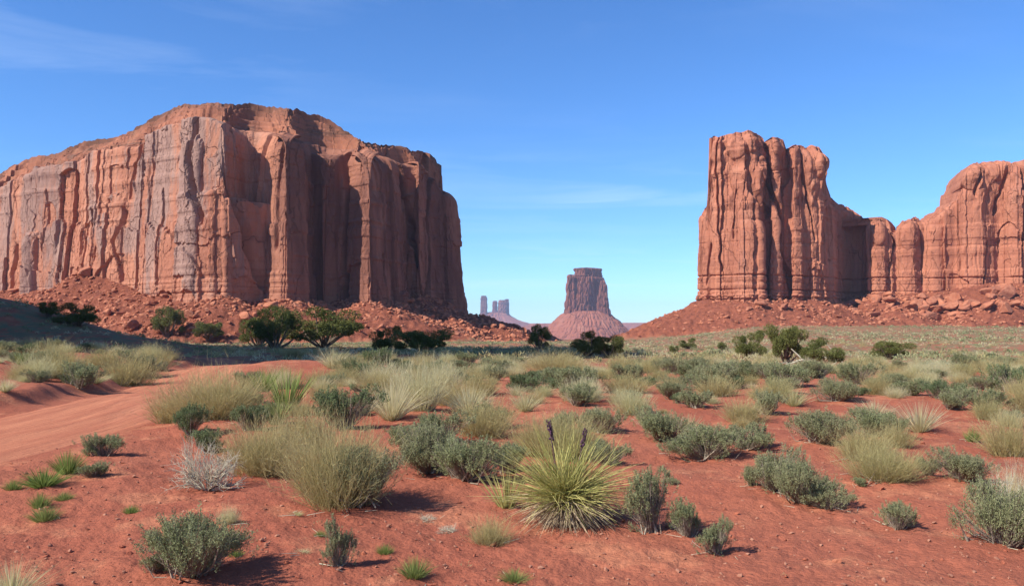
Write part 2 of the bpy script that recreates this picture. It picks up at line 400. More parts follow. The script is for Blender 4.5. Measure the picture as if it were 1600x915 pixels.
RIGHT = [
    (1130, 690, 320, 318, 4, 4, 470), (1112, 650, 300, 298, 4, 2, 470), (1098, 620, 335, 333, 3, .6, 468), (1092, 606, 338, 336, 3, .45, 468), (1094, 598, 338, 335, 2, .45, 468), (1106, 592, 322, 318, 2, .45, 468),
    (1108, 591, 222, 217, 3, .45, 468), (1116, 589, 217, 213, 3, .45, 468), (1124, 589, 218, 213, 3, .45, 468), (1138, 586, 214, 209, 3, .45, 467), (1152, 584, 211, 206, 3, .45, 467), (1168, 583, 210, 205, 3, .45, 466),
    (1182, 585, 213, 208, 3, .45, 466), (1192, 590, 220, 214, 3, .45, 466), (1198, 594, 238, 234, 3, .45, 466), (1204, 592, 222, 216, 3, .45, 466), (1214, 588, 219, 214, 3, .45, 467), (1224, 590, 222, 217, 3, .45, 467),
    (1231, 593, 243, 239, 3, .45, 467), (1240, 588, 229, 226, 3, .45, 467), (1252, 587, 231, 227, 3, .45, 468), (1258, 590, 236, 232, 3, .45, 468), (1268, 588, 232, 227, 3, .45, 469), (1280, 590, 236, 231, 3, .45, 470),
    (1287, 596, 246, 242, 3, .45, 471), (1291, 604, 292, 288, 3, .45, 471), (1296, 606, 310, 306, 3, .45, 472), (1304, 614, 320, 316, 3, .45, 472), (1316, 640, 326, 323, 3, .45, 472), (1334, 648, 333, 330, 3, .45, 470),
    (1348, 646, 342, 338, 3, .45, 466), (1356, 632, 358, 355, 2, .45, 460), (1360, 622, 348, 345, 3, .45, 458), (1370, 617, 344, 340, 3, .45, 457), (1384, 616, 345, 342, 3, .45, 457), (1396, 620, 363, 360, 2, .45, 457),
    (1401, 621, 363, 359, 2, .45, 457), (1410, 615, 348, 345, 3, .45, 457), (1425, 613, 344, 340, 3, .45, 456), (1440, 616, 349, 345, 3, .45, 455), (1450, 616, 342, 338, 4, .45, 454), (1466, 612, 336, 331, 5, .45, 453),
    (1482, 610, 328, 323, 6, .45, 452), (1494, 608, 318, 313, 6, .45, 450), (1500, 604, 303, 297, 6, .45, 449), (1506, 602, 278, 271, 7, .45, 448), (1514, 598, 268, 262, 8, .45, 447), (1528, 596, 263, 257, 8, .45, 445),
    (1545, 596, 260, 254, 8, .45, 443), (1562, 600, 257, 252, 8, .45, 441), (1580, 594, 256, 251, 8, .5, 440), (1602, 590, 254, 249, 8, .55, 438), (1660, 585, 250, 245, 8, 1.2, 436), (1760, 585, 245, 240, 8, 2.5, 436),
    (1950, 600, 250, 244, 8, 5, 436), (2050, 680, 300, 294, 8, 7, 440), (1750, 730, 320, 315, 8, 7, 450), (1500, 720, 385, 380, 6, 6, 455), (1360, 700, 395, 390, 4, 6, 460), (1230, 690, 320, 315, 5, 5, 465)]
RIGHT_SPINE = [P(1118, 640), P(1150, 630), P(1240, 632), P(1290, 650), P(1330, 676), P(1400, 660), P(1500, 650), P(1600, 650), P(1800, 655), P(1950, 650)]

def resample(rows, sig):
    out = []
    n = len(rows)
    for i in range(n):
        a = rows[i]; b = rows[(i + 1) % n]
        A = np.array([*P(a[0], a[1]), ZY(a[2], a[1]), ZY(a[3], a[1]), a[4], a[5] if False else a[5], ZY(a[6], a[1])])
        B = np.array([*P(b[0], b[1]), ZY(b[2], b[1]), ZY(b[3], b[1]), b[4], b[5], ZY(b[6], b[1])])
        L = math.hypot(B[0] - A[0], B[1] - A[1]); k = max(1, int(L / (0.5 * (a[5] + b[5]))))
        for j in range(k):
            t = j / k
            out.append(A + (B - A) * t)
    O = np.array(out)
    # soften the corners of the plan
    w = np.exp(-0.5 * (np.arange(-8, 9) / sig) ** 2); w /= w.sum()
    Q = sum(w[k + 8] * np.roll(O[:, :7], -k, 0) for k in range(-8, 9))
    return np.column_stack([Q, (O[:, 5] < 1.5).astype(float)])
def spine_pts(O, spine, zs=None):
    S = np.array(spine); best = np.full(len(O), 1e18); bp = np.zeros((len(O), 2))
    for a, b in zip(S[:-1], S[1:]):
        d = b - a; t = np.clip(((O[:, :2] - a) @ d) / (d @ d), 0, 1)
        q = a + t[:, None] * d; dd = ((O[:, :2] - q) ** 2).sum(1)
        m = dd < best; best[m] = dd[m]; bp[m] = q[m]
    return bp

def seg_dist(u, z, pts):
    best = np.full(np.broadcast(u, z).shape, 1e9)
    for (u0, z0), (u1, z1) in zip(pts[:-1], pts[1:]):
        du, dz = u1 - u0, z1 - z0
        t = np.clip(((u - u0) * du + (z - z0) * dz) / (du * du + dz * dz + 1e-9), 0, 1)
        best = np.minimum(best, np.hypot((u - u0 - t * du), 0.35 * (z - z0 - t * dz)))
    return best

def build_mesa(rows, spine, zbase, nz, prm, mats, parent, seed):
    O = resample(rows, prm.get('sig', 3))
    n = len(O)
    T = np.roll(O[:, :2], -1, 0) - np.roll(O[:, :2], 1, 0)
    T /= np.linalg.norm(T, axis=1)[:, None] + 1e-9
    N = np.stack([T[:, 1], -T[:, 0]], 1)          # outline runs left to right in front: outward is towards the camera
    for _ in range(1):
        ks = 10; N = sum(np.roll(N, k, 0) for k in range(-ks, ks + 1)); N /= np.linalg.norm(N, axis=1)[:, None] + 1e-9
    du = np.linalg.norm(np.roll(O[:, :2], -1, 0) - O[:, :2], axis=1)
    u = np.concatenate([[0], np.cumsum(du)[:-1]])
    px = 800 + FPX * O[:, 0] / O[:, 1]
    front = np.arange(n) < prm['front']*n
    def u_at(p):
        c = np.where(front, np.abs(px - p) + 0.0 * O[:, 1], 1e9); return int(np.argmin(c))
    zr = O[:, 2]
    if 'rimnoise' in prm:
        rn = prm['rimnoise'](px); zr = zr + rn * (np.round(2.2 * vn(u / 5.5, 3.3, seed + 95)) * .5 + .5 * vn(u / 2.0, 1.3, seed + 96)); O[:, 2] = zr; O[:, 3] = O[:, 3] + zr - zr
    t = np.linspace(0, 1, nz)[:, None]
    t = 1 - (1 - t) ** 1.15
    Z = zbase + (zr[None] - zbase) * t
    U = np.broadcast_to(u[None], Z.shape)
    H = Z
    lean = prm.get('batter', 0.05)
    off = -(Z - 15) * (lean(px)[None] if callable(lean) else lean)
    # broad buttresses and flutes
    wob = 1.2 * vn(Z / 60.0, U / 60.0, seed)
    a1 = prm.get('flute', 1.6)
    off = off + a1 * 0.8 * vn((U + wob) / 17.0, Z / 220.0, seed + 1)
    # great vertical facets between master joints
    old = np.zeros(Z.shape); rs = np.random.default_rng(seed)
    umax = float(u[-1])
    for (w_, hz, amp, tilt, sd, ow) in prm.get('slabs', ((29, 150, 3.4, 7.0, 5, .35), (12, 90, 1.0, 2.2, 6, .25))):
        uu = U + w_ * .6 * vn(U / (w_ * 2.2), 0.5, seed + sd) + 1.1 * vn(Z / 30.0, U / 40, seed + sd + 1) + .35 * vn(Z / 5.0, U / 9, seed + sd + 2)
        q_ = uu / w_; i = np.floor(q_); fu = q_ - i
        hzi = hz * (.6 + .9 * h2(i, 7, seed + sd))
        zz_ = Z + 5 * vn(U / 9.0, 1.5, seed + sd + 3) + 1.2 * vn(U / 1.7, Z / 3, seed + sd + 6)
        j_ = np.floor(zz_ / hzi + 9 * h2(i, 3, seed + sd))
        c = h2(i, j_, seed + sd + 4)
        off = off + (c - .5) * amp + (fu - .5) * tilt * (h2(i, 2, seed + sd + 5) - .5) * 2
        old = old + ow * (c - .5) * 2
    # rockfall scars and proud flakes: wedge-shaped, arched at the top, sharp on one side
    zlo, zhi = 8.0, float(zr.max())
    for k_ in range(prm.get('nscar', 130)):
        big = k_ < prm.get('nscar', 130) * .4
        wS = rs.uniform(9, 24) if big else rs.uniform(2.2, 9)
        uc = rs.uniform(0, umax * prm['front']); hS = wS * rs.uniform(1.6, 4.6); zt_ = rs.uniform(zlo + 8, zhi)
        dp = (rs.uniform(1.2, 3.6) if big else rs.uniform(.5, 2.2)) * (1 if rs.random() < .66 else -.6); sd_ = 1 if rs.random() < .5 else -1
        j0, j1 = np.searchsorted(u, [uc - wS, uc + wS])
        if j1 - j0 < 3: continue
        Us = U[:, j0:j1]; Zs = Z[:, j0:j1]
        x_ = (Us - uc + .8 * vn(Zs / 6.0, Us / 5.0, seed + 300 + k_) + .35 * vn(Zs / 1.8, Us / 2.0, seed + 301 + k_)) / (wS * .5) * sd_
        top_ = zt_ - (wS * .55) * np.abs(x_) ** 1.7 * rs.uniform(.2, 1.3) + rs.uniform(-.35, .35) * x_ * wS + 1.0 * vn(Us / 2.2, 0, seed + 302 + k_)
        inz = sst(-.35, .35, top_ - Zs) * sst(0, hS * .5, Zs - (zt_ - hS) + 3 * vn(Us / 4, 0, seed + 303))
        inu = sst(-1.06, -.97, x_) * (1 - sst(.98, 1.04, x_))
        prof = (.35 + .65 * (x_ + 1) / 2)
        m_ = inu * inz
        off[:, j0:j1] -= dp * prof * m_
        old[:, j0:j1] = old[:, j0:j1] * (1 - m_ * .8) - m_ * np.sign(dp) * (.75 if dp > 0 else .25)
    # angular chipping at every size
    for (su, sz, amp, sd) in ((5.5, 13, .75, 61), (2.2, 4.5, .32, 62), (1.1, 1.8, .16, 63)):
        f1, f2, c, gx = vor((U + .8 * vn(U / 3, Z / 3, seed + sd)) / su, (Z + .3 * U) / sz, seed + sd)
        mk = sst(-.35, .35, vn(U / 19, Z / 16, seed + sd + 5))
        off = off + ((c - .5) * amp + gx * amp * 1.6 * (h2((c * 99999).astype(np.int64), 3, sd) - .5)) * (.35 + .65 * mk)
    off = off + 0.25 * fbm(U / 3, Z / 5, 4, seed + 8, 0.65)
    # level ledges
    lz = Z + 1.0 * vn(U / 40, 0.2, seed + 90)
    lv = vn(lz / 5.5, U / 400.0, seed + 91) + .5 * vn(lz / 2.1, U / 200.0, seed + 92)
    off = off + prm.get('ledge', .35) * np.tanh(lv * 4) * sst(-.4, .2, vn(U / 26, Z / 22, seed + 93))
    if 'lumpy' in prm:
        za, zb_, am = prm['lumpy']
        off = off + am * sst(za, zb_, Z) * (vn(U / 8.0, Z / 13.0, seed + 80) + .5 * vn(U / 3.6, Z / 6.0, seed + 81))
    # narrow joints
    jn = np.abs(vn((U + 1.5 * vn(Z / 18, U / 30, seed + 31)) / 8.5, Z / 260.0, seed + 30))
    off = off - prm.get('joint', 2.0) * np.exp(-(jn / 0.028) ** 2) * sst(0.05, 0.4, vn(U / 21, Z / 45, seed + 32))
    for z0, dep, th in prm.get('grooves', ()):
        zz = z0 + 0.8 * vn(U / 45.0, 0.3, seed + 40)
        off = off - dep * np.exp(-((Z - zz) / th) ** 2) * (0.55 + 0.45 * vn(U / 11.0, z0, seed + 41))
    # thin beds at the foot of the wall
    if 'beds' in prm:
        zb, amp = prm['beds']
        zz = Z + 0.7 * vn(U / 30.0, 0.7, seed + 42)
        m = 1 - sst(zb - 1.0, zb + 1.0, zz)
        saw = vn(zz / 1.5, U / 60.0, seed + 43)
        blk = vor(U / 4.2, zz / 2.2, seed + 44)
        off = off + m * (amp * (0.6 + 0.8 * np.sign(saw) * np.abs(saw) ** .5) + (blk[2] - .5) * 1.4 - 1.0 * np.exp(-((blk[1] - blk[0]) * 3.5 / 0.5) ** 2))
    # free-standing pillars and lower buttresses against the wall
    for (ppx, w, dep, ytop, rnd) in prm.get('pillars', ()):
        k = u_at(ppx); uc = u[k]; zt = ZY(ytop, O[k, 1]) + (2.5 * vn(U / 2.6, uc, seed + 51) + 1.5 * np.floor(2 * vn(U / 5.0, uc, seed + 52)) if rnd < 5 else 0)
        lx = (U - uc - 0.8 * vn(Z / 16, uc, seed + 50)) / (w * (1 + 0.0018 * np.maximum(zt - Z, 0)))
        top = np.clip((Z - (zt - rnd)) / rnd, 0, 1)
        e_ = 2 if rnd >= 5 else 6
        shape = np.sqrt(np.clip(1 - np.abs(lx) ** e_, 0, 1)) * np.sqrt(np.clip(1 - top * top, 0, 1)) * dep
        off = off + shape + 0.0 * U
    for (pa, pb, dep, ytop) in prm.get('wedges', ()):
        ka, kb = u_at(pa), u_at(pb); zt = ZY(ytop, O[kb, 1]) + 2.5 * np.round(2 * vn(U / 3.2, 2.0, seed + 51)) * .6 + 1.2 * vn(U / 1.4, 1.0, seed + 52)
        x_ = (U + .7 * vn(Z / 9, U / 8, seed + 53) - u[ka]) / (u[kb] - u[ka])
        off = off + dep * np.clip(x_, 0, 1.2) * (1 - sst(1.0, 1.07, x_)) * (1 - sst(zt - .8, zt + .8, Z)) * (1 + .0015 * np.maximum(zt - Z, 0))
    for (ppx, yy, ru, rz_, dep) in prm.get('knobs', ()):
        k = u_at(ppx); q2 = ((U - u[k]) / ru) ** 2 + ((Z - ZY(yy, O[k, 1])) / rz_) ** 2 + .25 * vn(U / 3, Z / 4, seed + 97)
        off = off + dep * np.sqrt(np.clip(1 - q2, 0, 1))
    for (pts, dep, w) in prm.get('cracks', ()):
        q = [(u[u_at(p)], ZY(y, O[u_at(p), 1])) for p, y in pts]
        d = seg_dist(U + 0.9 * vn(Z / 7, U / 9, seed + 60), Z, q)
        off = off - dep * (1 - sst(.35, 1.15, d / w))
    # rounded shoulder
    rs_ = prm.get('roundf', lambda p: np.ones_like(p))(px)[None]
    Rr = rs_ * prm.get('round', 16.0) * (0.75 + 0.5 * vn(U / 25, 0.1, seed + 61))
    Rr = np.minimum(Rr, 0.35 * (zr[None] - 10))
    s = np.clip((Z - (zr[None] - Rr)) / Rr, 0, 1)
    dr = prm.get('rounddep', 7.0) * rs_
    off = off - dr * (1 - np.sqrt(np.clip(1 - s ** 2.2, 0, 1)))
    off = np.clip(off, -26, 26)
    # keep overlapping back parts sane
    X = O[None, :, 0] + N[None, :, 0] * off; Y = O[None, :, 1] + N[None, :, 1] * off
    wall = np.stack([X, Y, Z], -1)
    # summit
    sp = spine_pts(O, spine)
    rimxy = wall[-1, :, :2]
    vec = sp - rimxy; L = np.linalg.norm(vec, axis=1); dirn = vec / (L[:, None] + 1e-9)
    ins = np.minimum(O[:, 4], 0.6 * L)
    cxy = rimxy + dirn * ins[:, None]
    def smo(A, kk=36):
        c_ = np.vstack([A[-kk:], A, A[:kk]]); cs_ = np.cumsum(np.vstack([np.zeros((1, A.shape[1])), c_]), 0)
        return (cs_[2 * kk + 1:] - cs_[:-2 * kk - 1])[:len(A)] / (2 * kk + 1)
    if prm.get('smoothcrest'):
        sm2 = smo(smo(cxy)); wq = ((O[:, 7] > .5) * sst(715, 640, px) * sst(-90, -40, px))[:, None]; cxy = cxy + (sm2 - cxy) * wq
    vec2 = cxy - rimxy
    yc = cxy[:, 1]
    xc = cxy[:, 0]
    fr_ = [r for r in rows if r[5] < 1.5]
    tp = np.array([r[0] for r in fr_], float); ty_ = np.array([r[3] for r in fr_], float); so = np.argsort(tp, kind='stable')
    yrow = np.interp(800 + FPX * xc / yc, tp[so], ty_[so])
    zc = np.where(O[:, 7] > .5, CAMZ + (HY - yrow) / FPX * yc, O[:, 3])
    zc = np.maximum(zc, np.minimum(zr - 2, zc + 50))
    nc = prm.get('ncap', 26)
    rowsC = [wall[-1]]
    steps = prm.get('steps', 5)
    for k in range(1, nc + 1):
        s_ = k / nc
        if 'rimnoise' in prm and k == 1: zc = zc + rn * (np.round(2.2 * vn(u / 5.5, 3.3, seed + 95)) * .5 + .5 * vn(u / 2.0, 1.3, seed + 96))
        st = s_ * steps + 0.9 * vn(u / 38.0, s_ * 3.0, seed + 70) ; fr = st - np.floor(st)
        stair = (np.floor(st) + sst(0.70, 0.98, fr)) / steps
        stair = np.clip(s_ + (stair - s_) * (.35 + .65 * sst(-.3, .4, vn(u / 17, s_ * 2, seed + 76))), 0, 1) if k < nc else 1.0
        z = zr + (zc - zr) * stair + (0.3 * fbm(u / 4.0, s_ * 9.0, 3, seed + 71) if k < nc else 0.35 * fbm(u / 4.0, 0.0, 4, seed + 72))
        jit = 1.0 * vn(u / 5.0, s_ * 3.0, seed + 73) * (1 if k < nc else 0)
        q = rimxy + vec2 * (s_ ** .8) + dirn * jit[:, None]
        rowsC.append(np.column_stack([q, z]))
    base = rowsC[-1]
    base = np.column_stack([base[:, :2], np.minimum(base[:, 2], prm.get('zmax', 999))])
    for s_ in (0.25, 0.6, 1.0):
        q = base[:, :2] + (sp - base[:, :2]) * s_ * 0.98
        rowsC.append(np.column_stack([q, base[:, 2] - 0.0 + prm.get('topnoise', .4) * s_ * fbm(u / 9.0, s_, 2, seed + 74) - s_ * 1.2]))
    cap = np.stack(rowsC)
    # varnish attribute
    va = prm.get('varn', lambda p, zz, o_: np.zeros_like(zz))(np.broadcast_to(px[None], Z.shape), Z, old)
    Fw = grid_faces(nz, n, True)
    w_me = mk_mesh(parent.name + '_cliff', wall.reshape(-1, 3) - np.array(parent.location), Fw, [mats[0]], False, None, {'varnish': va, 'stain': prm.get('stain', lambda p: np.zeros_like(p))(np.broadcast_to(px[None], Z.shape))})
    cs = cap.shape
    Fc = grid_faces(cs[0], n, True)
    fz = cap[:, :, 2].reshape(-1)
    c_me = mk_mesh(parent.name + '_summit', cap.reshape(-1, 3) - np.array(parent.location), Fc, [mats[1]], False, None, {'varnish': np.zeros(cs[0] * n), 'stain': np.repeat(np.clip((np.arange(cs[0]) - 1) / nc, 0, 1) ** 4, n) * prm.get('topdark', 0)})
    link('cliff_wall', w_me, parent); link('summit', c_me, parent)
    return O

# coarse outlines used by the ground for its talus aprons
def coarse(rows, W):
    O = resample(rows, 3)
    step = max(1, len(O) // 260)
    return O[::step]
CO_L = coarse(LEFT, 0); CO_R = coarse(RIGHT, 0)
def in_poly(x, y, poly):
    c = np.zeros(x.shape, bool); n = len(poly); j = n - 1
    for i in range(n):
        xi, yi = poly[i]; xj, yj = poly[j]
        if yi != yj:
            c ^= ((yi > y) != (yj > y)) & (x < (xj - xi) * (y - yi) / (yj - yi) + xi)
        j = i
    return c
def near_outline(x, y, O):
    best = np.full(x.shape, 1e18); zt = np.zeros(x.shape); q = np.zeros(x.shape)
    for k in range(len(O)):
        d = (x - O[k, 0]) ** 2 + (y - O[k, 1]) ** 2
        m = d < best
        best = np.where(m, d, best); zt = np.where(m, O[k, 6], zt)
    return np.sqrt(best), zt

ROAD = np.array([(-10.5, 3.0), (-8.6, 7.0), (-7.9, 11.0), (-7.9, 15.5), (-8.9, 20.5), (-10.6, 26.5), (-12.3, 34), (-14.4, 43), (-18, 55), (-27, 72), (-40, 95)])
def road_dist(x, y):
    best = np.full(np.shape(x), 1e18)
    for a, b in zip(ROAD[:-1], ROAD[1:]):
        d = b - a; t = np.clip(((x - a[0]) * d[0] + (y - a[1]) * d[1]) / (d @ d), 0, 1)
        best = np.minimum(best, (x - a[0] - t * d[0]) ** 2 + (y - a[1] - t * d[1]) ** 2)
    return np.sqrt(best)
def road_x(y): return np.interp(y, ROAD[:, 1], ROAD[:, 0])
RW = 1.45

def base_h(x, y):
    """ground without talus and fine roughness"""
    d = np.hypot(x, y)
    az = x / np.maximum(y, 1.0)
    z = -0.020 * np.maximum(d - 20, 0) - 0.0
    z = np.where(d > 330, -0.020 * 310 - 0.012 * (d - 330), z)
    z = np.where(d > 700, -10.6 - 0.020 * (d - 700), z)
    z = np.where((y > 0), z, -0.01 * np.maximum(d - 20, 0))
    z = np.maximum(z, -58)
    # right hand plain climbs gently towards its butte
    rgt = sst(0.10, 0.34, az) * sst(90, 420, d) * (y > 0)
    z = z + rgt * 7.5 * (1 - sst(900, 1500, d))
    # broad swells
    z = z + 0.22 * vn(x / 9.0, y / 9.0, 101) * sst(10, 26, d) + 0.9 * vn(x / 55, y / 55, 102) * sst(40, 160, d) * (1 - sst(800, 2000, d))
    # eroded bank left of the road
    rx = road_x(np.clip(y, 3, 95))
    s = (rx - RW - 0.35) - x - 0.4 * vn(y / 1.7, x / 3.0, 103)
    bank = (0.42 * sst(0, 0.7, s) + 0.75 * sst(0.3, 6.5, s)) * (0.75 + 0.35 * vn(x / 4.0, y / 4.0, 104)) * sst(9, 15, y) * (1 - sst(48, 75, y))
    z = z + bank
    # dark sand hill at the far left
    z = z + 8.8 * np.exp(-(((x + 78) / 19.0) ** 2 + ((y - 120) / 18.0) ** 2)) + 2.2 * np.exp(-(((x + 52) / 12.0) ** 2 + ((y - 108) / 14.0) ** 2))
    # low swell of sand beyond the foreground brush
    z = z + 0.35 * np.exp(-(((x + 9.5) / 3.4) ** 2 + ((y - 33) / 7.0) ** 2))
    return z
def ground_h(x, y, full=False):
    x = np.asarray(x, float); y = np.asarray(y, float)
    b = base_h(x, y)
    d = np.hypot(x, y)
    rough = 0.055 * fbm(x / 0.8, y / 0.8, 4, 110) * (1 - sst(40, 90, d)) + 0.02 * fbm(x * 9, y * 9, 3, 111) * (1 - sst(14, 25, d)) + 0.07 * vn(x / 2.3, y / 2.3, 112)
    rd = road_dist(x, y)
    flat = 1 - sst(RW - 0.1, RW + 0.9, rd)
    z = b + rough * (1 - flat) - 0.07 * flat
    tal = np.zeros(x.shape)
    sel = (d > 300) & (d < 1000) & (y > 100)
    if np.any(sel):
        xs, ys, bs = x[sel], y[sel], b[sel]; best = bs.copy(); tf = np.zeros(xs.shape)
        for O, W, sd in ((CO_L, 62, 1), (CO_R, 66, 2)):
            dd, zt = near_outline(xs, ys, O)
            ins = in_poly(xs, ys, O[:, :2]); dd = np.where(ins, 0, dd)
            w = W * (1 + 0.25 * vn(xs / 30, ys / 30, 120 + sd))
            s = np.clip(1 - dd / w, 0, 1)
            lum = (3.0 * fbm(xs / 16, ys / 16, 3, 122 + sd) + 1.6 * (vor(xs / 4.5, ys / 4.5, 124)[0] - .5) * -1.6 + 0.6 * fbm(xs / 3, ys / 3, 3, 126)) * sst(0, .15, s)
            h = bs + (zt - bs) * s ** 1.18 + lum * (1 - 0.7 * sst(.85, 1, s))
            m = (s > 0) & (h > best - 1)
            best = np.where(m & (h > best), h, best); tf = np.maximum(tf, sst(0.0, .2, s))
        zz = z[sel]; z2 = z.copy() if z.ndim else z
        z2[sel] = zz + (best - bs); z = z2; tal[sel] = tf
    if full: return z, tal, flat
    return z
def gz(x, y): return float(ground_h(np.array([x]), np.array([y]))[0])
_T = np.geomspace(3.5, 900, 2600)
def pix2g(px, py):
    X = (px - 800) / FPX * _T; Zr = CAMZ - (py - HY) / FPX * _T
    g = ground_h(X, _T)
    k = np.argmax(g >= Zr)
    if g[k] < Zr[k]: k = len(_T) - 1
    return float(X[k]), float(_T[k]), float(g[k])

# ------------------------------------------------------------------ ground sheet
fine = np.arange(-35.0, 35.001, 0.105)
coarse_a = np.arange(38.0, 322.1, 3.0)
ang = np.radians(np.concatenate([fine, coarse_a]))
rad = np.concatenate([[0.3, 0.8], np.geomspace(1.4, 60, 440), np.geomspace(60, 330, 150)[1:], np.arange(331.5, 690, 1.5), np.geomspace(700, 12000, 90)])
Rg, Ag = np.meshgrid(rad, ang, indexing='ij')
GX = Rg * np.sin(Ag); GY = Rg * np.cos(Ag)
gzv, tal, flat = ground_h(GX.ravel(), GY.ravel(), True)
veg = sst(38, 75, Rg.ravel()) * (1 - tal * 0.8) * (1 - flat)
V = np.column_stack([GX.ravel(), GY.ravel(), gzv])
Fg = grid_faces(len(rad), len(ang), True)[:, ::-1]
V = np.vstack([V, [[0, 0, float(gzv[:10].mean())]]])
me = mk_mesh('ground', V, Fg, M_GROUND, True, None, {'veg': np.append(veg, 0), 'talus': np.append(tal, 0)})
ground = tag(link('ground', me), kind='structure')

# road strip
def build_road():
    pts = []
    seg = np.linalg.norm(np.diff(ROAD, axis=0), axis=1); cum = np.concatenate([[0], np.cumsum(seg)])
    s = np.arange(0, cum[-1], 0.25)
    cx = np.interp(s, cum, ROAD[:, 0]); cy = np.interp(s, cum, ROAD[:, 1])
    k = 12
    def sm(a):
        p = np.pad(a, k, mode='edge'); return np.convolve(p, np.ones(2 * k + 1) / (2 * k + 1), 'valid')
    cx, cy = sm(cx), sm(cy)
    tx, ty = np.gradient(cx), np.gradient(cy); L = np.hypot(tx, ty); nx, ny = ty / L, -tx / L
    ac = np.linspace(-1, 1, 25)
    X = cx[:, None] + nx[:, None] * ac * (RW + 0.35); Y = cy[:, None] + ny[:, None] * ac * (RW + 0.35)
    S = np.broadcast_to(s[:, None], X.shape); A = np.broadcast_to(ac[None], X.shape)
    z = base_h(X, Y) - 0.07 + 0.05 * (1 - np.abs(A) ** 3) - 0.05 * np.abs(A) ** 6 - 0.018 * np.exp(-((np.abs(A) - 0.45) / 0.10) ** 2) + 0.012 * fbm(A * 6, S / 1.5, 3, 130)
    me = mk_mesh('road', np.stack([X, Y, z], -1).reshape(-1, 3), grid_faces(len(s), 25)[:, ::-1], M_ROAD, True, None, {'across': A.ravel(), 'along': S.ravel()})
    return tag(link('road', me), kind='structure')
build_road()

# ------------------------------------------------------------------ buttes
def lvar(p, z, o):
    v = 1 - sst(300, 400, p)
    return v * (0.1 + 0.75 * sst(28, 70, z) * (1 - .5 * sst(100, 125, z)) + .9 * o) - .25 * (1 - v)
L_CR = [(((345, 196), (352, 260), (362, 330), (372, 420), (378, 462)), 7, 2.6), (((484, 235), (487, 330), (486, 400), (490, 466)), 6, 1.8), (((531, 245), (535, 330), (533, 420), (536, 468)), 5.5, 1.6),
        (((640, 245), (643, 300), (646, 370), (657, 440), (662, 470)), 6, 1.4), (((683, 270), (677, 340), (675, 400), (668, 460)), 8, 2.0), (((300, 190), (296, 250), (305, 300), (318, 340)), 5, 1.8),
        (((137, 330), (140, 380), (139, 440)), 3.5, 1.0), (((66, 300), (68, 350), (66, 400)), 2.5, 0.8), (((207, 215), (196, 260), (190, 300)), 4, 1.4), (((247, 300), (252, 340), (246, 380), (250, 440)), 3, 1.0),
        (((575, 290), (580, 360), (578, 440)), 2.5, 1.4), (((430, 230), (424, 300), (430, 380)), 2, 1.6), (((20, 390), (16, 450)), 3, 1.4), (((185, 330), (178, 380), (186, 430)), 3, 1.2)]
obL = thing('mesa', (-130, 520, 0), 'huge flat-topped red sandstone mesa with grey varnished wall and dark buttresses', 'mesa')
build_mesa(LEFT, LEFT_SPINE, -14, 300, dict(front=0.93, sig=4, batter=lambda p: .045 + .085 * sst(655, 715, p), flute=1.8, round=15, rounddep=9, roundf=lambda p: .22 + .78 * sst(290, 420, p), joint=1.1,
    grooves=[(19, .7, .4), (22, .4, .3), (24.5, .5, .3)], cracks=L_CR, varn=lvar, stain=lambda p: sst(390, 430, p), steps=5, ncap=70, topdark=1.0, smoothcrest=True, rimnoise=lambda p: .9 * sst(760, 700, p),  # right half browner: dark varnish, with deeper shade put into the colour
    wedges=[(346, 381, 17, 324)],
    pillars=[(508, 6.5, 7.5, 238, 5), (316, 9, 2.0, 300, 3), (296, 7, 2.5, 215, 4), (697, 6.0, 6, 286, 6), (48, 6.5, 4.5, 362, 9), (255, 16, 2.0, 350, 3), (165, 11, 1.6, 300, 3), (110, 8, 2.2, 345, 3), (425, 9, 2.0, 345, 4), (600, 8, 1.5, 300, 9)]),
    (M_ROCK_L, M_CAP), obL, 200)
R_CR = [(((1197, 225), (1199, 262), (1206, 300), (1222, 345), (1220, 390), (1232, 430), (1236, 470)), 7.5, 2.0), (((1229, 232), (1231, 268), (1226, 300)), 4, 1.2), (((1254, 232), (1256, 270), (1268, 320), (1278, 370)), 5, 1.2),
        (((1121, 215), (1119, 270), (1123, 350), (1127, 420)), 3.5, .8), (((1165, 240), (1170, 290), (1185, 330)), 4, 2.0), (((1390, 350), (1398, 380), (1388, 440)), 5, 1.2), (((1355, 350), (1357, 400), (1352, 470)), 5, 1.5),
        (((1437, 350), (1442, 390), (1440, 440)), 3, .9), (((1534, 270), (1524, 300)), 4.5, 1.4), (((1576, 262), (1562, 300), (1556, 330)), 4.5, 1.3), (((1500, 300), (1497, 350), (1503, 420)), 2.5, 1.0), (((1545, 380), (1536, 440)), 2.5, .9),
        (((1110, 385), (1103, 440)), 3, 1.0), (((1150, 300), (1146, 370)), 2.2, .8), (((1190, 260), (1192, 300), (1198, 330)), 5, 2.0)]
obR = thing('butte', (260, 620, 0), 'tall blocky red sandstone tower with a lower castellated wall trailing behind it', 'butte')
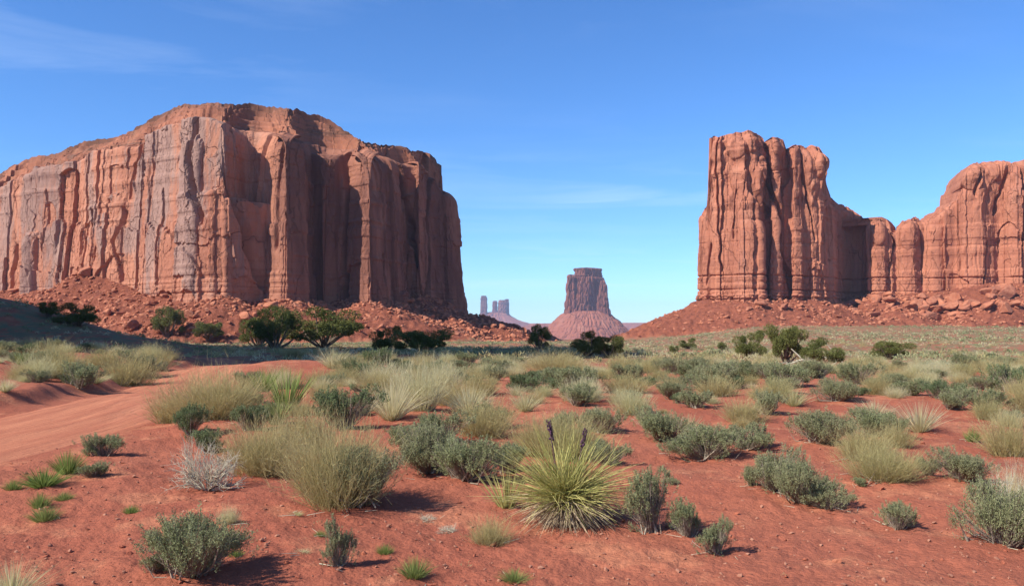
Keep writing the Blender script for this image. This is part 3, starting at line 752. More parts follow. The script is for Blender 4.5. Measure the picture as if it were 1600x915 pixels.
build_mesa(RIGHT, RIGHT_SPINE, -14, 300, dict(front=0.86, sig=2.2, batter=0.012, flute=1.2, round=6, rounddep=2.2, joint=.8,
    slabs=((19, 130, 2.4, 4.6, 5, .35), (8.5, 80, .7, 1.6, 6, .25)),
    grooves=[(36.5, 2.4, .55), (26.5, 2.0, .5), (31.5, .6, .3), (60, .5, .4)], lumpy=(72, 100, 2.2), topnoise=3.5, ledge=.32, nscar=120, rimnoise=lambda p: np.where((p > 1292) & (p < 1620), 1.6, .8),
    knobs=[(1283, 254, 6, 11, 4.5), (1262, 262, 5, 12, 2), (1150, 232, 7, 8, 2.5), (1174, 222, 6, 8, 3), (1210, 245, 6, 12, 2.5), (1186, 262, 4.5, 9, 4), (1122, 240, 5, 14, 1.5), (1372, 365, 6, 9, 2), (1424, 368, 8, 10, 2), (1518, 280, 8, 8, 3.5), (1560, 268, 9, 7, 2.5)], beds=(24.0, 1.0), cracks=R_CR, steps=2, ncap=8,
    varn=lambda p, z, o: .5 * o - .1,
    pillars=[(1212, 4.5, 4.5, 268, 9), (1135, 7, 2.5, 208, 8), (1165, 7, 3.5, 215, 7), (1182, 3.5, 4.5, 262, 8), (1300, 5.5, 3, 318, 8), (1180, 12, 3.5, 345, 10), (1245, 8, 2, 340, 8), (1460, 7, 4, 350, 7), (1372, 6, 1.5, 345, 5), (1520, 9, 3, 265, 8), (1590, 10, 3.5, 256, 9)]),
    (M_ROCK_R, M_ROCK_R), obR, 300)

# the butte beside the photographer whose shadow lies over the middle distance
def ring_butte(parent, cx, cy, prof, nseg, amp, seed, mats, shape=lambda a: (1, 1), name='cliff', beds=0.0, dz=1.0, rot=0.0):
    """prof: list of (radius, z); walls with vertical joints"""
    prof = np.array(prof, float); zz = []; rr = []
    for (r0, z0), (r1, z1) in zip(prof[:-1], prof[1:]):
        k = max(2, int(math.hypot(r1 - r0, z1 - z0) / dz))
        for j in range(k):
            zz.append(z0 + (z1 - z0) * j / k); rr.append(r0 + (r1 - r0) * j / k)
    zz.append(prof[-1, 1]); rr.append(prof[-1, 0])
    zz = np.array(zz)[:, None]; rr = np.array(rr)[:, None]
    a = np.linspace(0, 2 * np.pi, nseg, endpoint=False)[None]
    sx, sy = shape(a)
    rad0 = prof[:, 0].max()
    uu = a * rad0; m = sst(0, 0.25 * rad0, rr)
    # periodic noise from points on a circle
    ca, sa = np.cos(a), np.sin(a)
    s = max(amp, 1e-3)
    f1, f2, c, gx = vor(a * nseg / 2 / np.pi / 9.0 + 0 * zz, zz / (s * 9) + 0 * a, seed)
    n_ = (c - .5) * 1.6 - 1.2 * np.exp(-((f2 - f1) * 4) ** 2) + 1.3 * fbm(ca * rad0 / s / 4 + 3, sa * rad0 / s / 4 + zz / s / 40, 4, seed + 1) + .5 * fbm(ca * rad0 / s + 3, sa * rad0 / s + zz / s / 3, 3, seed + 2)
    if beds: n_ = n_ + beds * np.sign(vn(zz / (s * 1.2), 0.0, seed + 3)) + 0 * a
    r = rr + n_ * s * m
    lx_, ly_ = r * ca * sx, r * sa * sy; cr_, sr_ = math.cos(rot), math.sin(rot)
    X = cx + lx_ * cr_ - ly_ * sr_; Y = cy + lx_ * sr_ + ly_ * cr_; Z = zz + 0 * a + 0.25 * s * n_ * (1 - m)
    me = mk_mesh(name, np.stack([X, Y, Z], -1).reshape(-1, 3) - np.array(parent.location), grid_faces(len(zz), nseg, True), mats, False, None, {'varnish': np.zeros(X.size)})
    return link(name, me, parent)

obS = thing('outcrop', (-146, 82, 0), 'dark red sandstone outcrop left of the view whose shadow crosses the brush', 'outcrop')
A = obS
def blk(fx, fy):
    def f(a):
        c, s_ = np.cos(a), np.sin(a); k = (np.abs(c) ** 8 + np.abs(s_) ** 8) ** -0.125
        return k * fx, k * fy
    return f
ring_butte(A, -140, 40, [(56, -6), (52, 6), (50, 10), (48, 90), (45, 104), (25, 109), (0.5, 111)], 260, 2.5, 400, [M_ROCK_L], blk(1, 1), 'cliff_wall', 0, 2.0)
ring_butte(A, -190, 134, [(62, -6), (58, 6), (56, 10), (55, 84), (52, 91), (25, 95), (0.5, 96)], 260, 2.5, 405, [M_ROCK_L], blk(1, 1), 'lower_wall', 0, 2.0)

# the lone butte in the gap, 3.5 km away
def far_xy(px, Y): return (px - 800) / FPX * Y
YM = 3500.0
mx = far_xy(920, YM)
obM = thing('lone_butte', (mx, YM, 0), 'lone mitten-shaped butte on a stepped red cone, standing in the gap', 'butte')
px1 = YM / FPX
def sq(fx, fy, p=3.0):
    def f(a):
        c, s_ = np.cos(a), np.sin(a); k = (np.abs(c) ** p + np.abs(s_) ** p) ** (-1 / p)
        return k * fx, k * fy
    return f
zt = lambda y: ZY(y, YM)
# main block, a slightly lower left shoulder, and a thin cap
ring_butte(obM, mx - 0.3 * px1, YM, [(39 * px1, zt(500)), (36 * px1, zt(486)), (33.5 * px1, zt(462)), (30 * px1, zt(440)), (27 * px1, zt(434)), (20 * px1, zt(431)), (1, zt(430))], 420, 5.0, 410, [M_FAR], sq(0.86, 0.56, 4.0), 'cliff_wall', 0, 5, R(33))
ring_butte(obM, mx - 28 * px1, YM - 14 * px1, [(11 * px1, zt(502)), (10 * px1, zt(486)), (8 * px1, zt(450)), (6.5 * px1, zt(434)), (4 * px1, zt(430)), (1, zt(429.5))], 120, 4.0, 420, [M_FAR], sq(1, 1), 'shoulder', 0, 5)
ring_butte(obM, mx + 20 * px1, YM - 18 * px1, [(12 * px1, zt(502)), (9.5 * px1, zt(484)), (6.5 * px1, zt(458)), (4 * px1, zt(442)), (1, zt(438))], 110, 4.0, 421, [M_FAR], sq(1, 1), 'buttress', 0, 5)
ring_butte(obM, mx - 1 * px1, YM, [(24.5 * px1, zt(436)), (24.5 * px1, zt(430)), (25.0 * px1, zt(429)), (25.0 * px1, zt(421)), (22 * px1, zt(419.3)), (9 * px1, zt(418.3)), (1, zt(418.6))], 300, 5.0, 430, [M_FAR], sq(0.86, 0.56, 4.0), 'cap', 0.4, 4, R(33))
ring_butte(obM, mx - 4 * px1, YM, [(104 * px1, zt(540)), (76 * px1, zt(526)), (60 * px1, zt(510)), (50 * px1, zt(500)), (40 * px1, zt(491)), (30 * px1, zt(486)), (1, zt(486))], 460, 3.2, 440, [M_TALUS_FAR], sq(1, 1, 2.0), 'talus_cone', 0.25, 5)

# blue spires 9 km away
YF = 9000.0; pf = YF / FPX
zf = lambda y: ZY(y, YF)
for nm, lab, lst in (('rock_spire', 'slim pale blue rock spire standing alone far away beside the mesa', [(756, 5.0, 462)]),
                     ('castle_rock', 'notched pale blue rock castle on a far slope, in the gap', [(773, 3.6, 470), (785, 7.0, 468.5), (791.5, 3.4, 467)])):
    cx0 = far_xy(lst[0][0], YF)
    o = thing(nm, (cx0, YF, 0), lab, 'rock')
    for k, (p_, w, yt) in enumerate(lst):
        ring_butte(o, far_xy(p_, YF), YF + k * 20, [(w * 1.4 * pf, zf(500)), (w * 1.12 * pf, zf(488)), (w * 0.95 * pf, zf(yt + 4)), (w * 0.8 * pf, zf(yt)), (1, zf(yt - .3))], 90, 5.0, 450 + k + int(p_), [M_FAR], sq(1, 1.0, 3), 'spire' if nm != 'rock_spire' else 'rock', 0, 8)
hs_ = thing('far_slope', (far_xy(776, YF), YF, 0), None, None); hs_['kind'] = 'structure'
ring_butte(hs_, far_xy(776, YF), YF + 60, [(115 * pf, zf(520)), (62 * pf, zf(507)), (40 * pf, zf(502)), (24 * pf, zf(494)), (15 * pf, zf(488)), (1, zf(486))], 300, 9.0, 470, [M_TALUS_FAR], sq(1, 1, 2), 'slope', 0.4, 10)
hs2 = thing('far_hills', (0, 7000, 0), None, None); hs2['kind'] = 'structure'
for k, (p_, w, yt, Yh) in enumerate(((870, 60, 505, 6500), (700, 90, 503, 10000), (1010, 70, 504, 7500))):
    q = Yh / FPX
    ring_butte(hs2, far_xy(p_, Yh), Yh, [(w * 1.6 * q, ZY(519, Yh)), (w * q, ZY(512, Yh)), (w * .75 * q, ZY(yt + 2.5, Yh)), (w * .65 * q, ZY(yt, Yh)), (1, ZY(yt, Yh))], 200, 10, 480 + k, [M_TALUS_FAR], sq(1, 1, 2), 'hill', 0.4, 12)

# ------------------------------------------------------------------ haze
def build_haze():
    t = NT('haze_air')
    pv = t.n('ShaderNodeVolumePrincipled')
    pv.inputs['Density'].default_value = 0.00005
    pv.inputs['Color'].default_value = (0.62, 0.74, 1.0, 1)
    pv.inputs['Anisotropy'].default_value = 0.0
    t.l(pv.outputs[0], t.out.inputs['Volume'])
    s, z0, z1 = 12500.0, -90.0, 330.0
    V = [(x, y, z) for z in (z0, z1) for y in (-s, s) for x in (-s, s)]
    F = [(0, 2, 3, 1), (4, 5, 7, 6), (0, 1, 5, 4), (2, 6, 7, 3), (0, 4, 6, 2), (1, 3, 7, 5)]
    me = mk_mesh('haze', V, F, t.m)
    return tag(link('haze', me), kind='stuff')
build_haze()

# ------------------------------------------------------------------ plants
def ribbons(base, tip, width, curve, seg=3, rs=None, shade=None, taper=0.15):
    """blades from base to tip with a sag/bow vector; returns V, F, shade"""
    n = len(base); ax = tip - base
    L = np.linalg.norm(ax, axis=1, keepdims=True) + 1e-9
    r = rs.normal(size=(n, 3)); side = np.cross(ax, r); side /= np.linalg.norm(side, axis=1, keepdims=True) + 1e-9
    Vs = []
    for k in range(seg + 1):
        s = k / seg
        p = base + ax * s + curve * (4 * s * (1 - s) * 0.5 if False else s * s)
        w = width[:, None] * (1 - (1 - taper) * s ** 1.5) * 0.5
        Vs.append(p - side * w); Vs.append(p + side * w)
    V = np.stack(Vs, 1)            # n, 2(seg+1), 3
    F = []
    idx = np.arange(n)[:, None] * (2 * (seg + 1))
    for k in range(seg):
        F.append(np.concatenate([idx + 2 * k, idx + 2 * k + 1, idx + 2 * k + 3, idx + 2 * k + 2], 1))
    F = np.concatenate(F)
    sh = np.repeat(shade if shade is not None else rs.random(n), 2 * (seg + 1))
    return V.reshape(-1, 3), F, sh
def join(parts):
    V = []; F = []; S = []; o = 0
    for v, f, s in parts:
        V.append(v); F.append(f + o); S.append(s); o += len(v)
    return np.concatenate(V), np.concatenate(F), np.concatenate(S)
def sticks(p0, p1, r0, r1):
    """four-sided tapered sticks"""
    n = len(p0); ax = p1 - p0; ax /= np.linalg.norm(ax, axis=1, keepdims=True) + 1e-9
    ref = np.where(np.abs(ax[:, 2:3]) > 0.9, np.array([[1., 0, 0]]), np.array([[0, 0, 1.]]))
    a = np.cross(ax, ref); a /= np.linalg.norm(a, axis=1, keepdims=True) + 1e-9; b = np.cross(ax, a)
    Vs = []
    for p, r in ((p0, r0), (p1, r1)):
        for k in range(4):
            t = k * math.pi / 2
            Vs.append(p + (a * math.cos(t) + b * math.sin(t)) * r[:, None])
    V = np.stack(Vs, 1); idx = np.arange(n)[:, None] * 8
    F = np.concatenate([np.concatenate([idx + k, idx + (k + 1) % 4, idx + 4 + (k + 1) % 4, idx + 4 + k], 1) for k in range(4)])
    return V.reshape(-1, 3), F, np.full(n * 8, 0.5)
def sph(rs, n):
    v = rs.normal(size=(n, 3)); return v / np.linalg.norm(v, axis=1, keepdims=True)

def branches(rs, n, tips, rad, bend=0.15, z0=0.0, spread=0.05):
    """bent branches from the root to tips, two sticks each"""
    b = np.column_stack([rs.normal(size=n) * spread, rs.normal(size=n) * spread, np.full(n, z0)])
    m = b + (tips - b) * 0.5 + np.column_stack([(tips[:, :2] * bend * rs.random((n, 1))), -np.abs(rs.normal(size=n)) * 0.04])
    r = rad * (0.6 + 0.8 * rs.random(n))
    return join([sticks(b, m, r, r * 0.65), sticks(m, tips, r * 0.65, r * 0.25)])

def make_sage(seed, ntw=230, lpt=30, w=1.0, h=0.72, lobes=6, leaf=0.030, lw=0.010, fill=1.0):
    """unit-wide rounded shrub: foliage mesh and stem mesh"""
    rs = np.random.default_rng(seed)
    lc = np.column_stack([rs.uniform(-.27, .27, lobes) * w, rs.uniform(-.27, .27, lobes) * w, rs.uniform(.24, .62, lobes) * h])
    lr = rs.uniform(.12, .27, lobes) * w
    k = rs.integers(0, lobes, ntw)
    d = sph(rs, ntw); d[:, 2] = np.where(rs.random(ntw) < .75, np.abs(d[:, 2]), d[:, 2])
    tips = lc[k] + d * lr[k][:, None] * np.array([1, 1, 0.85 * h / 0.72]) * (rs.uniform(.45, 1.08, ntw) + .38 * rs.random(ntw) * (rs.random(ntw) > .72))[:, None]
    tips[:, 2] = np.maximum(tips[:, 2], 0.05)
    root = np.zeros((ntw, 3)); root[:, :2] = tips[:, :2] * 0.25
    dirt = tips - root; dirt /= np.linalg.norm(dirt, axis=1, keepdims=True)
    dirt = dirt * 0.6 + np.array([0, 0, .5]); dirt /= np.linalg.norm(dirt, axis=1, keepdims=True)
    ln = rs.uniform(.07, .15, ntw) * w
    s = rs.random((ntw, lpt)) * 1.0
    c = tips[:, None] - dirt[:, None] * (ln[:, None] * (1 - s))[..., None]
    c = c + rs.normal(size=c.shape) * 0.011
    c = c.reshape(-1, 3)
    ld = np.repeat(dirt, lpt, 0) * 0.7 + rs.normal(size=c.shape) * 0.55
    ld /= np.linalg.norm(ld, axis=1, keepdims=True)
    L = rs.uniform(.6, 1.3, len(c))[:, None] * leaf
    tw = np.repeat(rs.random(ntw), lpt) * 0.55 + rs.random(len(c)) * 0.45
    V, F, S = ribbons(c, c + ld * L, np.full(len(c), lw), np.zeros_like(c), 1, rs, tw, 0.45)
    nb = 26
    bt = np.column_stack([lc[rs.integers(0, lobes, nb)]]) + rs.normal(size=(nb, 3)) * 0.06
    B = branches(rs, nb, bt, 0.011, 0.3)
    tw0 = tips * np.array([.22, .22, .12]) + rs.normal(size=tips.shape) * .01
    T2 = sticks(tw0, tips, np.full(ntw, .0028), np.full(ntw, .0012))
    SV, SF, SS = join([B, T2])
    return (V, F, S), (SV, SF, SS)

def make_wisp(seed, n=760, h=1.0, r=0.5, lean=0.62, side=5, wd=0.0055, lobes=5):
    """broom-like mound of thin upright stems from several root crowns, height about 1, width about 1"""
    rs = np.random.default_rng(seed)
    la = rs.uniform(0, 6.28, lobes); lq = np.sqrt(rs.random(lobes)) * .26; lh = rs.uniform(.72, 1.05, lobes); lh[0] = 1.02; lq[0] = .05
    k = rs.integers(0, lobes, n)
    a = rs.uniform(0, 2 * np.pi, n); q = np.sqrt(rs.random(n))
    ctr = np.column_stack([np.cos(la) * lq, np.sin(la) * lq])[k]
    base = np.column_stack([ctr[:, 0] + np.cos(a) * q * 0.20, ctr[:, 1] + np.sin(a) * q * 0.20, np.zeros(n)])
    el = q * lean * rs.uniform(.6, 1.9, n)
    a2 = a + rs.normal(size=n) * .6
    L = h * lh[k] * rs.uniform(.40, 1.02, n) * (1 - 0.30 * q)
    out = ctr * .5
    tip = base + np.column_stack([np.cos(a2) * np.sin(el) * L + out[:, 0] * L, np.sin(a2) * np.sin(el) * L + out[:, 1] * L, np.cos(el) * L])
    cv = rs.normal(size=(n, 3)) * 0.06
    parts = [ribbons(base, tip, rs.uniform(.7, 1.3, n) * wd, cv, 3, rs, rs.random(n) * .6)]
    for _ in range(side):
        s = rs.uniform(.25, .95, n)[:, None]
        p = base + (tip - base) * s + cv * s * s
        dd = (tip - base); dd /= np.linalg.norm(dd, axis=1, keepdims=True)
        dd = dd + rs.normal(size=(n, 3)) * .42
        parts.append(ribbons(p, p + dd * rs.uniform(.05, .18, n)[:, None] * h, np.full(n, wd * .75), np.zeros((n, 3)), 1, rs, rs.random(n) * .6 + .4))
    F_ = join(parts)
    nb = 26; k = rs.integers(0, n, nb)
    B = branches(rs, nb, base[k] + (tip[k] - base[k]) * .55, 0.007, 0.1, spread=.16)
    return F_, B

def make_tuft(seed, n=420, h=1.0, r0=0.12, spread=0.9, droop=0.35, wd=0.010, seg=3):
    rs = np.random.default_rng(seed)
    a = rs.uniform(0, 2 * np.pi, n); q = rs.random(n) ** .7
    base = np.column_stack([np.cos(a) * q * r0, np.sin(a) * q * r0, np.zeros(n)])
    el = q * spread + rs.normal(size=n) * .08
    L = h * rs.uniform(.5, 1.05, n)
    tip = base + np.column_stack([np.cos(a) * np.sin(el), np.sin(a) * np.sin(el), np.cos(el)]) * L[:, None]
    cv = np.column_stack([np.cos(a) * .1 * q, np.sin(a) * .1 * q, -droop * q * rs.random(n)]) * L[:, None]
    return ribbons(base, tip, rs.uniform(.6, 1.3, n) * wd, cv, seg, rs, rs.random(n))

def make_deadbush(seed, n=46):
    rs = np.random.default_rng(seed)
    parts = []
    def grow(p, d, L, r, lev):
        d = d / np.linalg.norm(d, axis=1, keepdims=True)
        q = p + d * L[:, None]
        parts.append(sticks(p, q, r, r * .6))
        if lev == 0: return
        for _ in range(3 if lev > 1 else 3):
            dd = d + rs.normal(size=d.shape) * .48; dd[:, 2] += 0.12
            s = rs.uniform(.5, 1, len(p))[:, None]
            grow(p + (q - p) * s, dd, L * rs.uniform(.5, .85, len(p)), r * .55, lev - 1)
    a = rs.uniform(0, 2 * np.pi, n)
    d = np.column_stack([np.cos(a), np.sin(a), rs.uniform(.15, 1.3, n)])
    p = np.column_stack([np.cos(a) * .03, np.sin(a) * .03, np.zeros(n)])
    grow(p, d, rs.uniform(.14, .30, n), np.full(n, .0085), 3)
    return join(parts)

def plant_thing(name, label, cat, group, parts, loc=(0, 0, -500), scale=(1, 1, 1), rz=0.0):
    o = thing(name, loc, label, cat, group, rz)
    o.scale = scale
    for pn, me_ in parts:
        link(pn, me_, o)
    return o
def M_(name, g, mat): return mk_mesh(name, g[0], g[1], mat, False, None, {'shade': g[2]})
PARTS = {}
def reg(kind, lst): PARTS.setdefault(kind, []).append(lst)
for s in range(5):
    f, b = make_sage(10 + s, 330, 34, lobes=6 + s % 3, leaf=.024, lw=.0085)
    reg('sage', [('foliage', M_('sage_foliage', f, M_SAGE)), ('stem', M_('sage_stem', b, M_WOOD))])
    reg('dark', [('foliage', M_('shrub_foliage', f, M_DSAGE)), ('stem', M_('shrub_stem', b, M_WOOD))])
for s in range(4):
    f, b = make_wisp(30 + s)
    reg('wisp', [('foliage', M_('broom_foliage', f, M_WISP)), ('stem', M_('broom_stem', b, M_WOOD))])
    reg('palewisp', [('foliage', M_('pale_broom_foliage', f, M_STRAW)), ('stem', M_('broom_stem', b, M_WOOD))])
for s in range(3):
    f, b = make_wisp(40 + s, 1700, side=6, wd=0.0042, lobes=7)
    reg('bigwisp', [('foliage', M_('broom_foliage', f, M_WISP)), ('stem', M_('broom_stem', b, M_WOOD))])
for s in range(3):
    f, b = make_sage(50 + s, 520, 38, lobes=10, leaf=.019, lw=.0062)
    reg('bigsage', [('foliage', M_('sage_foliage', f, M_SAGE)), ('stem', M_('sage_stem', b, M_WOOD))])
    f, b = make_sage(55 + s, 300, 40, lobes=6, h=1.0, leaf=.024, lw=.008)
    reg('tallsage', [('foliage', M_('sage_foliage', f, M_SAGE)), ('stem', M_('sage_stem', b, M_WOOD))])
for s in range(4):
    reg('straw', [('blades', M_('straw_blades', make_tuft(60 + s, 460, spread=.75), M_STRAW))])
    reg('green', [('blades', M_('green_blades', make_tuft(70 + s, 520, spread=.95, droop=.2, wd=.022, r0=.28), M_GREEN))])
    reg('spiky', [('blades', M_('spiky_blades', make_tuft(80 + s, 150, spread=.55, droop=.05, wd=.028, r0=.16), M_GREEN))])
for s in range(2):
    reg('silver', [('branches', M_('bare_branches', make_deadbush(90 + s), M_SILVER))])
KN = {'sage': ('sagebrush', 'shrub'), 'bigsage': ('sagebrush', 'shrub'), 'tallsage': ('sagebrush', 'shrub'), 'dark': ('dark_shrub', 'shrub'), 'wisp': ('broom_shrub', 'shrub'), 'bigwisp': ('broom_shrub', 'shrub'),
      'palewisp': ('pale_shrub', 'shrub'), 'straw': ('straw_grass_tuft', 'grass tuft'), 'green': ('green_grass_tuft', 'grass tuft'), 'spiky': ('spiky_grass_clump', 'grass tuft'), 'silver': ('dead_shrub', 'dead shrub')}
GR = {'sagebrush': 'grey-green sagebrush on the red sand', 'dark_shrub': 'dark green shrubs among the sagebrush', 'broom_shrub': 'wispy broom shrubs', 'pale_shrub': 'pale straw shrubs',
      'straw_grass_tuft': 'straw grass tufts', 'green_grass_tuft': 'green grass tufts', 'spiky_grass_clump': 'spiky grass clumps', 'dead_shrub': 'bare dead shrubs'}
# natural width and height of each unit mesh, measured
DIM = {}
for k, l_ in PARTS.items():
    v = np.empty(len(l_[0][0][1].vertices) * 3, np.float32); l_[0][0][1].vertices.foreach_get('co', v); v = v.reshape(-1, 3)
    lo, hi = np.percentile(v, 1.5, axis=0), np.percentile(v, 98.5, axis=0)
    DIM[k] = ((hi[0] - lo[0] + hi[1] - lo[1]) / 2, hi[2])
MADE = {}
prs = random.Random(5)
def place(kind, x, y, z, w, h, label, rz=None):
    nm, cat = KN[kind]; v = prs.randrange(len(PARTS[kind])); key = (kind, v)
    sw, sh = w / DIM[kind][0], h / DIM[kind][1]
    rz = prs.uniform(0, 6.28) if rz is None else rz
    if key not in MADE:
        o = plant_thing(nm, label, cat, GR[nm], PARTS[kind][v], (x, y, z), (sw, sw, sh), rz); MADE[key] = o
    else:
        o = copy_tree(MADE[key]); o.location = (x, y, z); o.scale = (sw, sw, sh); o.rotation_euler = (0, 0, rz); o['label'] = label
    o.rotation_euler[0] = prs.uniform(-.06, .06)
    return o
TAKEN = []
def put(kind, px, py, wpx, hpx, label):
    x, y, z = pix2g(px, py)
    s = y / FPX
    place(kind, x, y, z - 0.015, wpx * s, hpx * s * (.9 if kind == 'bigwisp' else 1), label)
    TAKEN.append((x, y, wpx * s * 0.5))
